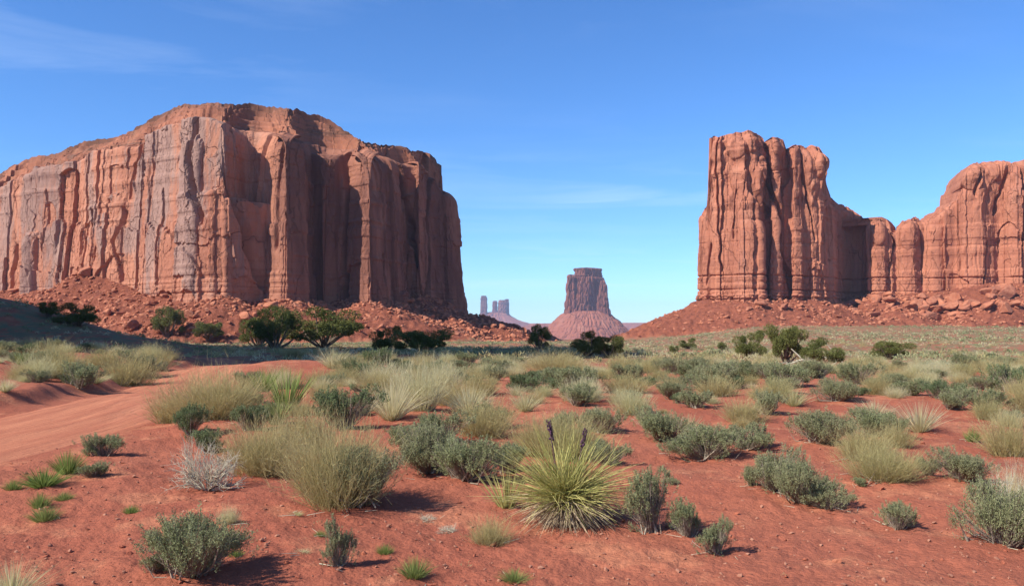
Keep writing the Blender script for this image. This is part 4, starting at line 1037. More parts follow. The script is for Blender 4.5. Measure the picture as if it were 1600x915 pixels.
HAND = [
 # bottom edge and left foreground
 ('bigsage', 300, 900, 135, 88, 'full grey-green sagebrush nearest the camera, on bare sand at the bottom left'),
 ('sage', 240, 893, 45, 34, 'low thin grey sagebrush touching the left side of the nearest big sagebrush'),
 ('green', 368, 868, 26, 14, 'little faded green tuft just behind the nearest big sagebrush'),
 ('straw', 18, 935, 100, 60, 'pale grass tuft cut off by the bottom left corner of the view'),
 ('palewisp', 355, 818, 34, 32, 'small straw and green tuft behind the nearest big sagebrush'),
 ('green', 205, 800, 26, 14, 'single tiny bright green tuft alone on the sand left of the nearest big sagebrush'),
 ('green', 70, 813, 48, 26, 'green grass tuft left of the lone tiny tuft, lowest of the left cluster'),
 ('green', 62, 792, 34, 26, 'green grass tuft leaning over the lowest tuft of the left cluster'),
 ('green', 100, 781, 30, 16, 'flat green grass tuft under the big left grass cluster'),
 ('green', 68, 758, 72, 30, 'widest green grass tuft of the cluster by the road edge'),
 ('green', 106, 738, 50, 36, 'tallest yellow-green grass tuft of the cluster by the road edge'),
 ('sage', 143, 744, 40, 24, 'grey-green low shrub at the right end of the roadside grass cluster'),
 ('green', 20, 765, 30, 18, 'small green tuft left of the roadside grass cluster, near the left edge'),
 ('sage', 165, 712, 52, 36, 'round dark-leaved sagebrush alone beside the dirt road'),
 ('silver', 325, 765, 108, 68, 'silvery bare dead shrub left of the large broom shrub'),
 ('dark', 326, 706, 56, 40, 'small dark sagebrush right behind the silvery dead shrub'),
 # big broom shrubs
 ('bigwisp', 545, 784, 150, 134, 'largest tan broom shrub left of centre, shadow on the sand'),
 ('bigsage', 560, 788, 105, 82, 'dark sagebrush growing in the foot of the largest tan broom shrub'),
 ('bigwisp', 415, 738, 118, 84, 'broad tan broom shrub joined to the left of the largest one'),
 ('wisp', 468, 706, 100, 84, 'tall tan broom shrub filling the space behind the two big ones'),
 ('dark', 540, 668, 84, 64, 'round dark green shrub behind the largest tan broom shrub'),
 ('bigwisp', 335, 655, 125, 82, 'large pale broom shrub where the road bends'),
 ('wisp', 268, 660, 74, 58, 'pale broom shrub on the road side of the road-bend shrub'),
 ('dark', 298, 678, 46, 48, 'narrow grey shrub in front of the road-bend broom shrub'),
 ('dark', 385, 672, 60, 46, 'dark shrub between the road-bend broom shrub and the tall tan one'),
 ('spiky', 412, 612, 44, 40, 'stiff green leaf clump behind the dark shrub near the road bend'),
 ('spiky', 448, 640, 72, 64, 'taller stiff green leaf clump behind the tall tan broom shrub'),
 ('spiky', 432, 662, 50, 44, 'low stiff leaf clump half hidden by the tall tan broom shrub'),
 # centre
 ('bigsage', 672, 738, 92, 66, 'grey-green sagebrush with bare stems showing, left of the yucca and road side'),
 ('sage', 640, 700, 60, 40, 'low sagebrush lobe behind the bare-stemmed sagebrush'),
 ('bigsage', 728, 750, 100, 66, 'dense dark-leaved sagebrush between the bare-stemmed one and the yucca'),
 ('sage', 690, 690, 66, 48, 'upright sagebrush behind the pair left of the yucca'),
 ('sage', 790, 738, 70, 52, 'sagebrush partly hidden behind the left side of the yucca'),
 ('wisp', 838, 710, 70, 60, 'broom shrub rising behind the left shoulder of the yucca'),
 ('bigwisp', 895, 712, 110, 72, 'broad tan shrub directly behind the yucca flower stalks'),
 ('sage', 950, 726, 52, 46, 'small sagebrush showing past the right shoulder of the yucca'),
 ('dark', 768, 668, 74, 42, 'dark round shrub casting a hard shadow, right of the upright sagebrush'),
 ('straw', 733, 645, 90, 44, 'yellow grass clump left of the dark round shrub'),
 ('straw', 612, 655, 90, 66, 'pale straw grass clump right of the round dark green shrub'),
 ('palewisp', 658, 640, 84, 76, 'tall pale shrub next to the straw grass clump, centre left'),
 ('palewisp', 606, 612, 70, 54, 'pale shrub behind the straw grass clump, centre left'),
 ('palewisp', 690, 612, 70, 50, 'pale shrub behind and right of the tall pale shrub'),
 ('wisp', 557, 594, 72, 38, 'round grey-green broom shrub on the orange sand strip'),
 ('wisp', 460, 558, 40, 18, 'small grey-green shrub at the foot of the olive juniper'),
 ('straw', 520, 575, 60, 34, 'dry straw clump in front of the olive juniper'),
 # small things in the bare foreground
 ('tallsage', 528, 884, 46, 74, 'spindly upright sagebrush seedling on bare sand with a woody foot'),
 ('green', 601, 864, 28, 18, 'small bright green tuft between the spindly seedling and the round green tuft'),
 ('green', 648, 901, 52, 34, 'round vivid green tuft near the bottom centre'),
 ('green', 803, 907, 48, 22, 'flat vivid green tuft below the yucca at the bottom edge'),
 ('green', 500, 838, 20, 12, 'tiny faded tuft above the spindly seedling'),
 ('straw', 463, 804, 26, 9, 'flat dry grass remnant below the broad tan broom shrub'),
 ('straw', 474, 862, 28, 9, 'flat dry grass remnant left of the spindly seedling'),
 ('wisp', 762, 850, 62, 42, 'thin dry shrub in front and left of the yucca'),
 ('silver', 700, 830, 34, 12, 'flattened grey dead twigs left of the thin dry shrub'),
 ('silver', 668, 812, 30, 9, 'low scrap of dead twigs farther left of the thin dry shrub'),
 # right of the yucca
 ('tallsage', 1018, 832, 84, 98, 'tall grey sagebrush with thick woody base right of the yucca'),
 ('tallsage', 1075, 838, 58, 58, 'middle sagebrush of the three right of the yucca'),
 ('tallsage', 1119, 864, 54, 56, 'nearest and outermost sagebrush of the three right of the yucca'),
 ('sage', 1050, 756, 22, 12, 'tiny sagebrush sprout behind the three right of the yucca'),
 ('bigsage', 1105, 716, 104, 46, 'wide low dark-leaved sagebrush with long shadow, right of centre'),
 ('bigsage', 1040, 688, 84, 50, 'dense sagebrush behind and left of the wide low one'),
 ('straw', 1075, 680, 50, 34, 'straw grass clump wedged behind the wide low sagebrush'),
 ('sage', 1168, 702, 64, 46, 'airy sagebrush right of the wide low one'),
 ('wisp', 1160, 660, 70, 40, 'grey wispy shrub behind the airy sagebrush'),
 ('bigsage', 1210, 765, 84, 62, 'left sagebrush of the sprawling trio on open sand at right'),
 ('bigsage', 1250, 784, 84, 58, 'middle sagebrush of the sprawling trio on open sand at right'),
 ('sage', 1292, 794, 62, 42, 'right low sagebrush of the sprawling trio on open sand at right'),
 ('sage', 1176, 758, 30, 36, 'stray grey sprig at the left end of the sprawling trio'),
 ('sage', 1404, 827, 52, 46, 'small lone sagebrush on open sand with a short dark shadow'),
 ('bigwisp', 1378, 750, 96, 62, 'pale fan-shaped shrub with upright stems, right of the sprawling trio'),
 ('bigwisp', 1345, 716, 84, 52, 'pale shrub behind the fan-shaped one'),
 ('bigsage', 1284, 692, 92, 46, 'large rounded dark sagebrush behind the sprawling trio'),
 ('bigsage', 1370, 680, 84, 40, 'sagebrush right of the large rounded dark one'),
 ('wisp', 1404, 698, 52, 42, 'upright grey shrub at the end of the dark sagebrush line'),
 ('sage', 1345, 757, 26, 14, 'tiny low sprig in front of the fan-shaped shrub'),
 ('sage', 1453, 742, 32, 34, 'small sagebrush left of the dark compact one near the right side'),
 ('bigsage', 1510, 750, 84, 48, 'dark compact sagebrush near the right side of the sand'),
 ('bigsage', 1572, 850, 118, 92, 'large grey sagebrush at the lower right edge'),
 ('silver', 1585, 846, 70, 96, 'white bare branches sticking up through the large grey sagebrush'),
 ('palewisp', 1600, 800, 64, 70, 'straw-coloured shrub cut by the right edge of the view'),
 ('wisp', 1585, 712, 84, 66, 'yellow-green broom shrub at the right edge, above the large grey sagebrush'),
 ('green', 1520, 690, 26, 24, 'small yellow-green tuft alone left of the yellow-green broom shrub'),
 ('straw', 1438, 674, 76, 48, 'bright straw grass fountain behind the dark sagebrush line'),
 ('straw', 1366, 652, 62, 30, 'bright straw grass clump left of the straw fountain'),
 ('straw', 1240, 634, 52, 30, 'bright straw grass clump right of the straw-yellow broom shrub'),
 ('wisp', 1210, 626, 66, 42, 'straw-yellow broom shrub below the tall right tower'),
 ('bigsage', 1310, 626, 62, 34, 'round dark sagebrush right of the bright straw clump'),
 ('palewisp', 985, 646, 62, 42, 'pale shrub behind the sand strip in the centre right'),
 ('straw', 820, 642, 56, 34, 'straw clump right of the dark round shrub'),
 ('palewisp', 905, 628, 70, 44, 'pale straw shrub below the lone butte'),
 ('wisp', 975, 612, 84, 34, 'yellow-green broom shrub below the cone of the lone butte'),
 ('bigwisp', 870, 585, 84, 38, 'grey twiggy shrub below the small lone juniper'),
 # left bank above the road
 ('wisp', 195, 602, 84, 52, 'grey broom shrub on the bank edge above the road'),
 ('bigsage', 225, 590, 62, 40, 'dense shrub behind the grey broom shrub on the bank'),
 ('wisp', 245, 576, 60, 36, 'yellow-green shrub at the right end of the bank'),
 ('wisp', 105, 582, 70, 44, 'yellowish broom shrub on the middle of the bank'),
 ('wisp', 75, 566, 60, 34, 'broom shrub behind the yellowish one on the bank'),
 ('wisp', 130, 600, 56, 28, 'low shrub hanging over the bank edge'),
 ('straw', 8, 612, 40, 24, 'straw tuft on the bank by the left edge of the view'),
 ('wisp', 160, 572, 60, 30, 'broom shrub between the yellowish shrub and the grey one on the bank'),
 ('spiky', 32, 570, 24, 22, 'stiff green tuft on the open sand of the bank'),
 ('straw', 150, 598, 50, 20, 'flat straw tuft at the lip of the bank'),
 ('wisp', 50, 543, 36, 16, 'small shrub at the back of the bank below the dark hill'),
]
for h in HAND: put(*h)
# a fringe of the young yucca beside the large one, and the large yucca itself
def build_yucca():
    x, y, z = pix2g(885, 818)
    o = thing('yucca', (x, y, z - .01), 'large spiky yucca with two purple flower stalks, centre foreground', 'yucca')
    rs = np.random.default_rng(3)
    n = 1250
    el = np.arccos(np.clip(rs.uniform(0.02, 1.0, n), -1, 1)); a = rs.uniform(0, 2 * np.pi, n)
    c0 = np.array([0, 0, 0.20])
    d = np.column_stack([np.cos(a) * np.sin(el), np.sin(a) * np.sin(el), np.cos(el)])
    L = rs.uniform(.36, .70, n) * (1 - .08 * (el > 1.3))
    base = c0 + d * .05 + np.column_stack([rs.normal(size=n) * .05, rs.normal(size=n) * .04, rs.uniform(-.02, .08, n)])
    cv = np.column_stack([rs.normal(size=n) * .05, rs.normal(size=n) * .05, -rs.uniform(0.0, .14, n) * np.sin(el) - .22 * (rs.random(n) > .94)])
    L = L * (1 + .12 * (np.cos(a) < -.2) * np.sin(el))
    f = ribbons(base, base + d * L[:, None], rs.uniform(.0055, .0095, n), cv, 4, rs, rs.random(n), 0.12)
    link('leaf_rosette', M_('leaf_rosette', f, M_YUCCA), o)
    n = 1300
    a = rs.uniform(0, 2 * np.pi, n); dz = rs.uniform(-1.1, .25, n)
    d = np.column_stack([np.cos(a), np.sin(a), dz]); d /= np.linalg.norm(d, axis=1, keepdims=True)
    L = rs.uniform(.22, .56, n)
    base = np.array([0, 0, .20]) + d * .05 + rs.normal(size=(n, 3)) * np.array([.04, .04, .03])
    cv = np.column_stack([np.zeros(n), np.zeros(n), -rs.uniform(.03, .16, n)])
    tipz = base[:, 2] + d[:, 2] * L + cv[:, 2]
    sc_ = np.where(tipz < 0.012, np.clip((base[:, 2] - .012) / np.maximum(base[:, 2] - tipz, 1e-3), .1, 1), 1)
    f = ribbons(base, base + d * (L * sc_)[:, None], rs.uniform(.005, .009, n), cv * sc_[:, None], 4, rs, rs.random(n), 0.2)
    link('dead_leaf_skirt', M_('dead_leaf_skirt', f, M_YDEAD), o)
    for k, (sx, sy, hh, ln) in enumerate(((-.155, .06, .90, .17), (.175, .05, .83, .16))):
        p0 = np.array([[sx * .25, sy, .2]]); p1 = np.array([[sx * 1.0, sy, hh]])
        st = link('flower_stalk', M_('flower_stalk', sticks(p0, p1, np.array([.008]), np.array([.005])), M_BUD), o)
        V = []; F = []
        bv = []
        nb = 44
        t_ = rs.uniform(0, 1, nb); aa = rs.uniform(0, 2 * np.pi, nb)
        ctr = p1 - (p1 - p0) / np.linalg.norm(p1 - p0) * (ln * (1 - t_))[:, None] + np.column_stack([np.cos(aa), np.sin(aa), np.zeros(nb)]) * .012
        r_ = (.012 - .006 * t_)
        top = ctr + np.column_stack([np.cos(aa) * .010, np.sin(aa) * .010, np.full(nb, .022)])
        b = join([sticks(ctr, (ctr + top) / 2, r_ * .5, r_), sticks((ctr + top) / 2, top, r_, r_ * .15)])
        link('buds', M_('buds', b, M_BUD), st)
    TAKEN.append((x, y, .8))
    x2, y2, z2 = pix2g(792, 792)
    o2 = thing('yucca', (x2, y2, z2 - .01), 'small young yucca without flowers tucked against the left of the large one', 'yucca')
    link('leaf_rosette', M_('leaf_rosette_small', make_tuft(5, 110, h=.42, r0=.07, spread=.65, droop=.03, wd=.011), M_YUCCA), o2)
build_yucca()

# sectors used to tell the middle-distance plants and rocks apart
SECT = [(-50, 210, 'the left end of the mesa'), (210, 385, "the mesa's grey prow"), (385, 560, "the mesa's dark buttresses"), (560, 740, "the mesa's right corner"), (740, 850, 'the far blue spires'), (850, 985, 'the lone butte'),
        (985, 1100, 'the slope left of the tower'), (1100, 1200, "the tower's left half"), (1200, 1300, "the tower's right half"), (1300, 1400, 'the dark notch'), (1400, 1500, 'the low wall'), (1500, 1660, 'the right shoulder cliff')]
ORD = ['first', 'second', 'third', 'fourth', 'fifth', 'sixth', 'seventh', 'eighth', 'ninth', 'tenth', 'eleventh', 'twelfth', 'thirteenth', 'fourteenth', 'fifteenth', 'sixteenth', 'seventeenth', 'eighteenth', 'nineteenth', 'twentieth']
def autolabel(items, bands, phrase, where):
    """items: (key, px, py); bands: [(ymax, words)]; returns a label for each"""
    lab = [None] * len(items); cell = {}
    for i, (k, px, py) in enumerate(items):
        s = next((n_ for a, b, n_ in SECT if a <= px < b), SECT[0][2] if px < 0 else SECT[-1][2])
        b = next(w for ym, w in bands if py <= ym)
        cell.setdefault((k, s, b), []).append((px, i))
    for (k, s, b), l_ in cell.items():
        l_.sort()
        for j, (px, i) in enumerate(l_):
            n_ = ORD[min(j, 19)] + ' from left' if len(l_) > 1 else 'only one there'
            lab[i] = f'{phrase[k]}, {b} {where} {s}, {n_}'
    return lab

# ------------------------------------------------------------------ the brush in the middle distance
srs = np.random.default_rng(21)
TK = [(x, y, r) for x, y, r in TAKEN]
mid = []; cnt = {'sage': 0, 'dark': 0, 'wisp': 0, 'palewisp': 0, 'straw': 0}
LIM = {'sage': 150, 'dark': 50, 'wisp': 150, 'palewisp': 115, 'straw': 175}
tries = 0
while sum(cnt.values()) < sum(LIM.values()) and tries < 60000:
    tries += 1
    y = 11.5 * (50 / 11.5) ** (srs.random() ** .62)
    px = srs.uniform(-30, 1630); x = (px - 800) / FPX * y
    if road_dist(np.array([x]), np.array([y]))[0] < RW + .6: continue
    bare = float(vn(x / 3.2 + 4, y / 3.2, 301)); far = min(1, max(0, (y - 14) / 12))
    if bare > -0.25 + 0.95 * far: continue
    if px < 760 and y > 27 and x > road_x(y) and x < road_x(y) + 5.0: continue   # open sand by the road
    if x < road_x(y) - RW and srs.random() < .5: continue
    if 850 < px < 985 and y > 33: continue
    if 1150 < px < 1310 and y > 36: continue
    g_ = float(vn(x / 6 + 9, y / 6, 302)) + srs.normal() * .45
    kind = 'straw' if g_ > .38 else 'palewisp' if g_ > .14 else 'wisp' if g_ > -.14 else 'sage' if g_ > -.75 else 'dark'
    if cnt[kind] >= LIM[kind]: continue
    w = {'sage': srs.uniform(.5, 1.15), 'dark': srs.uniform(.45, .9), 'wisp': srs.uniform(.6, 1.2), 'palewisp': srs.uniform(.5, 1.1), 'straw': srs.uniform(.35, .8)}[kind]
    w *= (0.60 + 0.20 * far) * math.exp(srs.normal() * .36)
    w = min(w, 1.05)
    if any((x - a) ** 2 + (y - b) ** 2 < ((r + w / 2) * (.9 if y < 22 else .62)) ** 2 for a, b, r in TK): continue
    TK.append((x, y, w / 2)); cnt[kind] += 1
    mid.append((kind, x, y, w))
MX = np.array([m[1] for m in mid]); MY = np.array([m[2] for m in mid]); MZ = ground_h(MX, MY)
mpx = 800 + FPX * MX / MY; mpy = HY + FPX * (CAMZ - MZ) / MY
PH = {'sage': 'grey-green sagebrush', 'dark': 'dark green shrub', 'wisp': 'wispy broom shrub', 'palewisp': 'pale dry shrub', 'straw': 'straw grass tuft'}
labs = autolabel([(m[0], mpx[i], mpy[i]) for i, m in enumerate(mid)], [(577, 'farthest row'), (590, 'far row'), (606, 'middle row'), (630, 'near row'), (2000, 'nearest row')], PH, 'below')
for i, (kind, x, y, w) in enumerate(mid):
    hh = w * {'sage': .62, 'dark': .68, 'wisp': .62, 'palewisp': .62, 'straw': .6}[kind] * srs.uniform(.8, 1.15)
    place(kind, x, y, MZ[i] - .015, w, hh, labs[i])

# low sparse litter of young growth and the far scrub: uncountable
def scrub(name, pts, size, nleaf, mat, seed, wd=.5, tall=.62, kind='blob'):
    rs = np.random.default_rng(seed); n = len(pts)
    P0 = np.repeat(pts, nleaf, 0); S_ = np.repeat(size, nleaf)
    d = sph(rs, n * nleaf); d[:, 2] = np.abs(d[:, 2])
    c = P0 + d * (S_ * .5 * rs.uniform(.35, 1.05, n * nleaf) ** .6)[:, None] * np.array([1, 1, tall * 1.5])
    ld = d * .6 + rs.normal(size=d.shape) * .5 + np.array([0, 0, .5]); ld /= np.linalg.norm(ld, axis=1, keepdims=True)
    ll = S_ * rs.uniform(.10, .26, n * nleaf)
    sh = np.clip(np.repeat(rs.random(n), nleaf) * .6 + rs.random(n * nleaf) * .4, 0, 1)
    g = ribbons(c, c + ld * ll[:, None], ll * wd, np.zeros_like(c), 1, rs, sh, .4)
    return tag(link(name, M_(name, g, mat)), kind='stuff')
def scatter_far(n, y0, y1, seed, dens=lambda x, y: np.ones_like(x)):
    rs = np.random.default_rng(seed)
    y = (y0 ** 1.2 + (y1 ** 1.2 - y0 ** 1.2) * rs.random(n)) ** (1 / 1.2); x = rs.uniform(-.70, .70, n) * y
    k = rs.random(n) < dens(x, y)
    x, y = x[k], y[k]
    k = road_dist(x, y) > RW + .8
    x, y = x[k], y[k]
    z, tl, _ = ground_h(x, y, True)
    k = rs.random(len(x)) > tl * 1.05
    return np.column_stack([x, y, z])[k]
den = lambda s, lo=-.25, sc=9.0: (lambda x, y: sst(lo, lo + .7, fbm(x / sc, y / sc, 3, s)))
rs9 = np.random.default_rng(9)
p_ = scatter_far(3200, 47, 190, 31, den(51)); scrub('far_sagebrush', p_, rs9.uniform(.45, 1.15, len(p_)), 46, M_SAGE, 61)
p_ = scatter_far(4200, 47, 190, 32, den(52)); scrub('far_straw_grass', p_, rs9.uniform(.4, 1.0, len(p_)), 40, M_STRAW, 62, .28, .6)
p_ = scatter_far(3600, 46, 190, 33, den(53)); scrub('far_broom_scrub', p_, rs9.uniform(.5, 1.1, len(p_)), 44, M_WISP, 63, .3, .7)
p_ = scatter_far(9000, 170, 520, 34, den(54, -.45, 26)); scrub('distant_scrub', p_, rs9.uniform(.8, 2.0, len(p_)), 16, M_SAGE, 64, .6, .5)
p_ = scatter_far(7000, 150, 500, 35, den(55, -.4, 20)); scrub('distant_straw_grass', p_, rs9.uniform(.8, 1.8, len(p_)), 12, M_STRAW, 65, .5, .4)
# tiny sprigs on the near sand
p_ = scatter_far(420, 5.5, 40, 36, den(56, -.1, 3.0)); scrub('sprigs', p_, rs9.uniform(.03, .11, len(p_)), 26, M_SAGE, 66, .2, .6)

# ------------------------------------------------------------------ junipers
def make_juniper(seed, w=1.0, h=.62, nl=15, leafs=760, trunk=True, lowcut=.12):
    rs = np.random.default_rng(seed)
    lc = []
    nl += 8
    for k in range(nl):
        a = rs.uniform(0, 6.28); q = math.sqrt(rs.random()) * .40
        zz = h * rs.uniform(.24, .86) * (1 - .30 * (q / .40) ** 2)
        lc.append((math.cos(a) * q * w, math.sin(a) * q * w, zz))
    lc = np.array(lc); lr = rs.uniform(.055, .135, nl) * w
    k = np.repeat(np.arange(nl), leafs); n = len(k)
    d = sph(rs, n)
    bump = 1 + .28 * np.sin(d[:, 0] * 7 + k) * np.sin(d[:, 1] * 6 + k * 2) + .1 * rs.normal(size=n)
    c = lc[k] + d * (lr[k] * bump * rs.uniform(.55, 1.0, n) ** .5)[:, None] * np.array([1.15, 1.15, .7])
    c[:, 2] = np.maximum(c[:, 2], lowcut * h * rs.random(n))
    ld = d * .5 + rs.normal(size=d.shape) * .6; ld /= np.linalg.norm(ld, axis=1, keepdims=True)
    L = rs.uniform(.012, .024, n) * w
    crown = ribbons(c, c + ld * L[:, None], L * .5, np.zeros_like(c), 1, rs, np.clip(rs.random(nl)[k] * .5 + rs.random(n) * .5, 0, 1), .5)
    tips = lc + rs.normal(size=lc.shape) * .02
    b = np.column_stack([rs.normal(size=nl) * .015, rs.normal(size=nl) * .015, np.zeros(nl) - .02])
    m = b + (tips - b) * .45 + rs.normal(size=tips.shape) * .035
    r = rs.uniform(.012, .024, nl) * w
    tr = join([sticks(b, m, r, r * .7), sticks(m, tips, r * .7, r * .25)])
    return crown, tr
JUN = []
for s in range(5):
    cr, tr = make_juniper(100 + s, nl=13 + s * 2)
    JUN.append([('crown', M_('juniper_crown', cr, M_JUNI)), ('trunk', M_('juniper_trunk', tr, M_BARK))])
JMADE = {}
def juniper(v, px, py, wpx, hpx, label, rz=None):
    x, y, z = pix2g(px, py); s = y / FPX
    if v not in JMADE:
        o = plant_thing('juniper_tree', label, 'juniper', 'junipers on the plain', JUN[v], (x, y, z)); JMADE[v] = o
    else:
        o = copy_tree(JMADE[v]); o.location = (x, y, z); o['label'] = label
    sw = wpx * s / .84; o.scale = (sw, sw, hpx * s / .49); o.rotation_euler = (0, 0, prs.uniform(0, 6.28) if rz is None else rz)
JL = [
 (0, 505, 543, 116, 54, 'sunlit olive green spreading juniper, the widest one below the mesa'),
 (1, 432, 545, 74, 58, 'dark juniper in shade touching the left side of the olive one'),
 (2, 405, 541, 60, 44, 'low dark juniper in shade left of the one beside the olive juniper'),
 (3, 604, 550, 50, 38, 'dark round juniper between the olive one and the wide black-green one'),
 (4, 664, 552, 84, 38, 'wide black-green juniper with a gap under its crown, below the mesa corner'),
 (3, 120, 508, 62, 32, 'broad black-green juniper below the grey wall at the far left'),
 (2, 75, 496, 28, 24, 'small round juniper beside the dark hill at the far left'),
 (1, 262, 528, 46, 42, 'dark juniper in the rubble below the middle of the grey wall'),
 (4, 325, 530, 44, 28, 'low green juniper in the rubble below the grey prow'),
 (1, 842, 548, 34, 36, 'small lone dark juniper leaning on its trunk, left of the lone butte'),
 (0, 918, 558, 48, 36, 'left half of the dark juniper pair below the lone butte'),
 (2, 952, 559, 50, 34, 'greener right half of the juniper pair below the lone butte'),
 (3, 1171, 559, 48, 40, 'round dense juniper, left of the tallest one below the tower'),
 (4, 1226, 566, 58, 60, 'tallest upright juniper with a bare trunk below the tower'),
 (0, 1285, 576, 60, 42, 'spreading juniper with grey fallen limbs, right of the tallest one'),
 (2, 1392, 561, 58, 27, 'low wide green juniper below the low wall'),
 (3, 1074, 545, 26, 16, 'little juniper bush on the slope left of the tower'),
 (1, 1128, 548, 14, 12, 'tiny dark juniper bush just left of the round dense juniper'),
 (2, 1053, 554, 14, 14, 'tiny cone-shaped juniper bush right of the pair'),
]
for j in JL: juniper(*j)
def fallen():
    x, y, z = pix2g(1252, 573); s = y / FPX
    rs = np.random.default_rng(8); n = 12
    o = thing('fallen_branch', (x, y, z), 'weathered grey fallen limbs between the tallest and the spreading juniper', 'dead wood')
    a = rs.uniform(-.5, .5, n) + (rs.random(n) > .5) * np.pi
    L = rs.uniform(.5, 1.5, n)
    p0 = rs.normal(size=(n, 3)) * np.array([.9, .3, .1]) + np.array([0, 0, .25])
    p1 = p0 + np.column_stack([np.cos(a) * L, np.sin(a) * L, rs.uniform(-.2, .9, n)])
    link('limbs', M_('fallen_limbs', sticks(p0, p1, np.full(n, .05), np.full(n, .02)), M_SILVER), o)
fallen()

# ------------------------------------------------------------------ boulders on the aprons
import bmesh
def rock_mesh(seed, sub=2):
    bm = bmesh.new(); bmesh.ops.create_icosphere(bm, subdivisions=sub + 1, radius=1)
    rs = np.random.default_rng(seed)
    v = np.array([w.co[:] for w in bm.verts])
    for _ in range(9 + seed % 4):          # planar breaks
        nrm = sph(rs, 1)[0]; dd = rs.uniform(.45, .8)
        t_ = v @ nrm - dd
        v = v - np.maximum(t_, 0)[:, None] * nrm
    v *= np.array([1, rs.uniform(.65, 1), rs.uniform(.55, .85)])
    v += .035 * np.column_stack([fbm(v[:, 0] * 2.5 + k * 5, v[:, 1] * 2.5 + v[:, 2] * 2.1, 3, seed + k) for k in range(3)])
    F = np.array([[q.index for q in f.verts] for f in bm.faces]); bm.free()
    return v, F
RK = [rock_mesh(500 + k) for k in range(7)]
RKM = [mk_mesh('boulder', v, f, M_BOULDER) for v, f in RK]
RKS = [rock_mesh(520 + k, 0) for k in range(6)]
brs = np.random.default_rng(77)
def apron_points(O, W, n, fmin, fmax, pxr, bias=1.0):
    pts = []
    px = 800 + FPX * O[:, 0] / O[:, 1]; ok = np.where((px > pxr[0]) & (px < pxr[1]) & (np.arange(len(O)) < len(O) * .88))[0]
    c = O[:, :2].mean(0)
    while len(pts) < n:
        k = ok[brs.integers(len(ok))]; dist = W * (fmin + (fmax - fmin) * brs.random() ** bias)
        T = O[(k + 2) % len(O), :2] - O[k - 2, :2]; T /= np.linalg.norm(T); N = np.array([T[1], -T[0]])
        q = O[k, :2] + N * dist + brs.normal(size=2) * 4
        pts.append(q)
    return np.array(pts)
def drop(o_pts):
    return ground_h(o_pts[:, 0], o_pts[:, 1])
# (outline, px range, how many, size range, nearest and farthest share of the apron)
BO = []
for O, W, pr, n, s0, s1, f0, f1, side in ((CO_L, 60, (-20, 390), 75, 1.7, 4.2, .02, .95, 'L'), (CO_L, 58, (385, 735), 70, 1.5, 3.6, .03, .95, 'L'),
                                    (CO_R, 60, (1130, 1340), 45, 1.6, 4.2, .15, .75, 'R'), (CO_R, 60, (1345, 1620), 110, 2.4, 7.0, .30, .80, 'R')):
    q = apron_points(O, W, n, f0, f1, pr)
    BO += [(x, y, brs.uniform(0, 1) ** 2 * (s1 - s0) + s0, side) for x, y in q]
SPEC = [(135, 432, 5.5, 'L', 'great dark boulder crowning the debris cone under the grey wall'), (383, 500, 4.6, 'L', 'big pale tilted block in the rubble below the grey prow'), (285, 452, 3.6, 'L', 'dark slab leaning against the foot of the grey prow'),
        (1190, 478, 5.2, 'R', 'large upright boulder at the foot of the tower'), (1225, 482, 4.2, 'R', 'big boulder right of the upright one at the foot of the tower'),
        (1012, 497, 2.6, 'R', 'lone orange boulder on the ridge between the lone butte and the tower')]
bx = np.array([b[0] for b in BO]); by = np.array([b[1] for b in BO]); bz = ground_h(bx, by)
bpx = 800 + FPX * bx / by; bpy_ = HY + FPX * (CAMZ - bz) / by
vis = (bpx > -20) & (bpx < 1620)
idx = np.where(vis)[0]
BPH = {'s': 'small angular red boulder', 'm': 'angular red boulder', 'l': 'big angular red boulder'}
sizek = lambda s: 's' if s < 2.2 else 'm' if s < 3.3 else 'l'
bl = autolabel([(sizek(BO[i][2]), bpx[i], bpy_[i]) for i in idx], [(470, 'topmost rubble'), (490, 'upper rubble'), (508, 'lower rubble'), (2000, 'lowest rubble')], BPH, 'under')
first_b = None
def put_boulder(x, y, z, s, label, side):
    global first_b
    me = RKM[brs.integers(len(RKM))]
    o = bpy.data.objects.new('boulder', me); COL.objects.link(o)
    o.location = (x, y, z + s * .28); o.scale = (s * brs.uniform(.8, 1.3), s * brs.uniform(.8, 1.2), s * brs.uniform(.65, 1.05))
    o.rotation_euler = (brs.uniform(-.5, .5), brs.uniform(-.5, .5), brs.uniform(0, 6.28))
    tag(o, label, 'boulder', 'boulders below the mesa' if side == 'L' else 'boulders below the tower and its wall')
for j, i in enumerate(idx):
    x, y, s, side = BO[i]
    put_boulder(x, y, bz[i], s, bl[j], side)
for px, py, s, side, lb in SPEC:
    x, y, z = pix2g(px, py); put_boulder(x, y, z, s, lb, side)
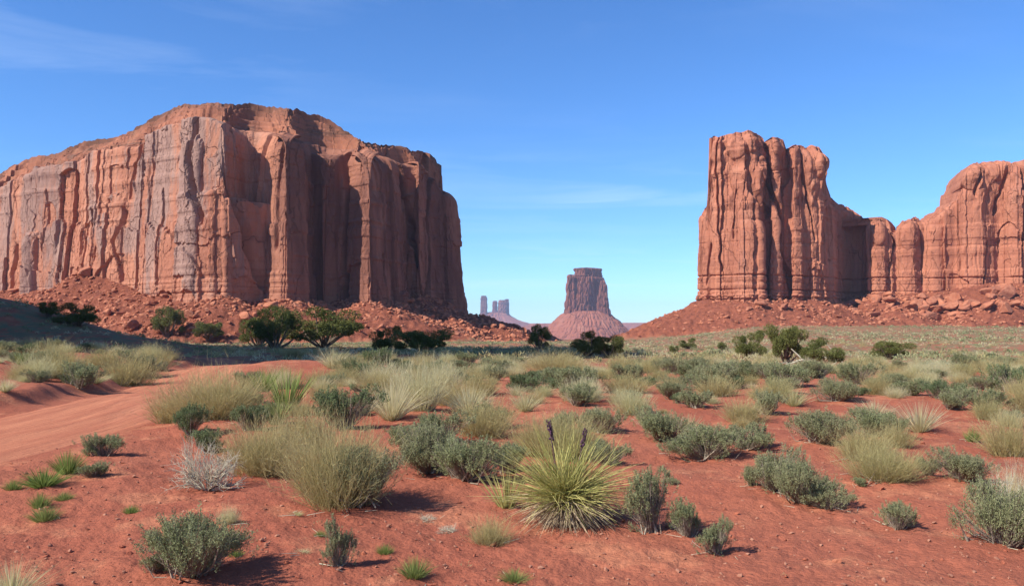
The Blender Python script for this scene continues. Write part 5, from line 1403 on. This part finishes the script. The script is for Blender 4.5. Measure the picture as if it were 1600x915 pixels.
# the rubble too small and too many to count
def rubble(name, pts, size, seed, mat=M_BOULDER, vs=RKS, sink=.1):
    rs = np.random.default_rng(seed); Vs = []; Fs = []; o = 0
    z = ground_h(pts[:, 0], pts[:, 1])
    grp = rs.integers(0, len(vs), len(pts))
    for g in range(len(vs)):
        m = grp == g
        if not m.any(): continue
        v, f = vs[g]; P_ = np.column_stack([pts[m], z[m]]); s = size[m]; n = len(P_)
        a = rs.uniform(0, 6.28, n); b = rs.uniform(-.6, .6, n)
        ca, sa, cb, sb = np.cos(a), np.sin(a), np.cos(b), np.sin(b)
        st = np.stack([s * rs.uniform(.7, 1.35, n), s * rs.uniform(.7, 1.2, n), s * rs.uniform(.6, 1.1, n)], 1)
        w = v[None] * st[:, None]
        x1 = w[..., 0] * cb[:, None] + w[..., 2] * sb[:, None]; z1 = -w[..., 0] * sb[:, None] + w[..., 2] * cb[:, None]
        X = x1 * ca[:, None] - w[..., 1] * sa[:, None]; Y = x1 * sa[:, None] + w[..., 1] * ca[:, None]
        W_ = np.stack([X, Y, z1], -1) + P_[:, None] + np.array([0, 0, 1]) * (s * sink)[:, None, None]
        Vs.append(W_.reshape(-1, 3)); Fs.append((f[None] + (np.arange(n) * len(v))[:, None, None]).reshape(-1, 3) + o); o += n * len(v)
    me = mk_mesh(name, np.concatenate(Vs), np.concatenate(Fs), mat)
    return tag(link(name, me), kind='stuff')
q = np.concatenate([apron_points(CO_L, 62, 6500, .0, 1.0, (-40, 740)), apron_points(CO_R, 64, 2400, .05, .95, (1080, 1640)), apron_points(CO_R, 64, 900, .25, .9, (1340, 1640))])
rubble('rubble', q, .45 + 1.9 * brs.random(len(q)) ** 2.4, 88)
# pebbles and clods on the near sand
y_ = 4.2 * (22 / 4.2) ** brs.random(9000); x_ = brs.uniform(-.68, .68, 9000) * y_
k_ = road_dist(x_, y_) > RW - .2
rubble('pebbles', np.column_stack([x_, y_])[k_], (.005 + .026 * brs.random(9000) ** 6)[k_], 89, M_PEB, RKS, .25)
y_ = 5 * (16 / 5) ** brs.random(260); x_ = brs.uniform(-.66, .66, 260) * y_
rubble('clods', np.column_stack([x_, y_]), .012 + .03 * brs.random(260) ** 2, 90, M_GROUND, RKS, .2)

lr_ = np.random.default_rng(91); n_ = 1500
ty = np.array(TK); k_ = lr_.integers(0, len(ty), n_); k_ = k_[ty[k_, 1] < 24]; n_ = len(k_)
aa = lr_.uniform(0, 6.28, n_); qq = ty[k_, 2] * lr_.uniform(.6, 1.5, n_)
lx_ = ty[k_, 0] + np.cos(aa) * qq; ly_ = ty[k_, 1] + np.sin(aa) * qq
lz_ = ground_h(lx_, ly_) + .006; bb = lr_.uniform(0, 6.28, n_); LL = lr_.uniform(.03, .16, n_)
p0_ = np.column_stack([lx_, ly_, lz_]); p1_ = p0_ + np.column_stack([np.cos(bb) * LL, np.sin(bb) * LL, lr_.uniform(-.005, .03, n_)])
tag(link('twig_litter', M_('twig_litter', sticks(p0_, p1_, lr_.uniform(.0015, .004, n_), np.full(n_, .001)), M_SILVER)), kind='stuff')
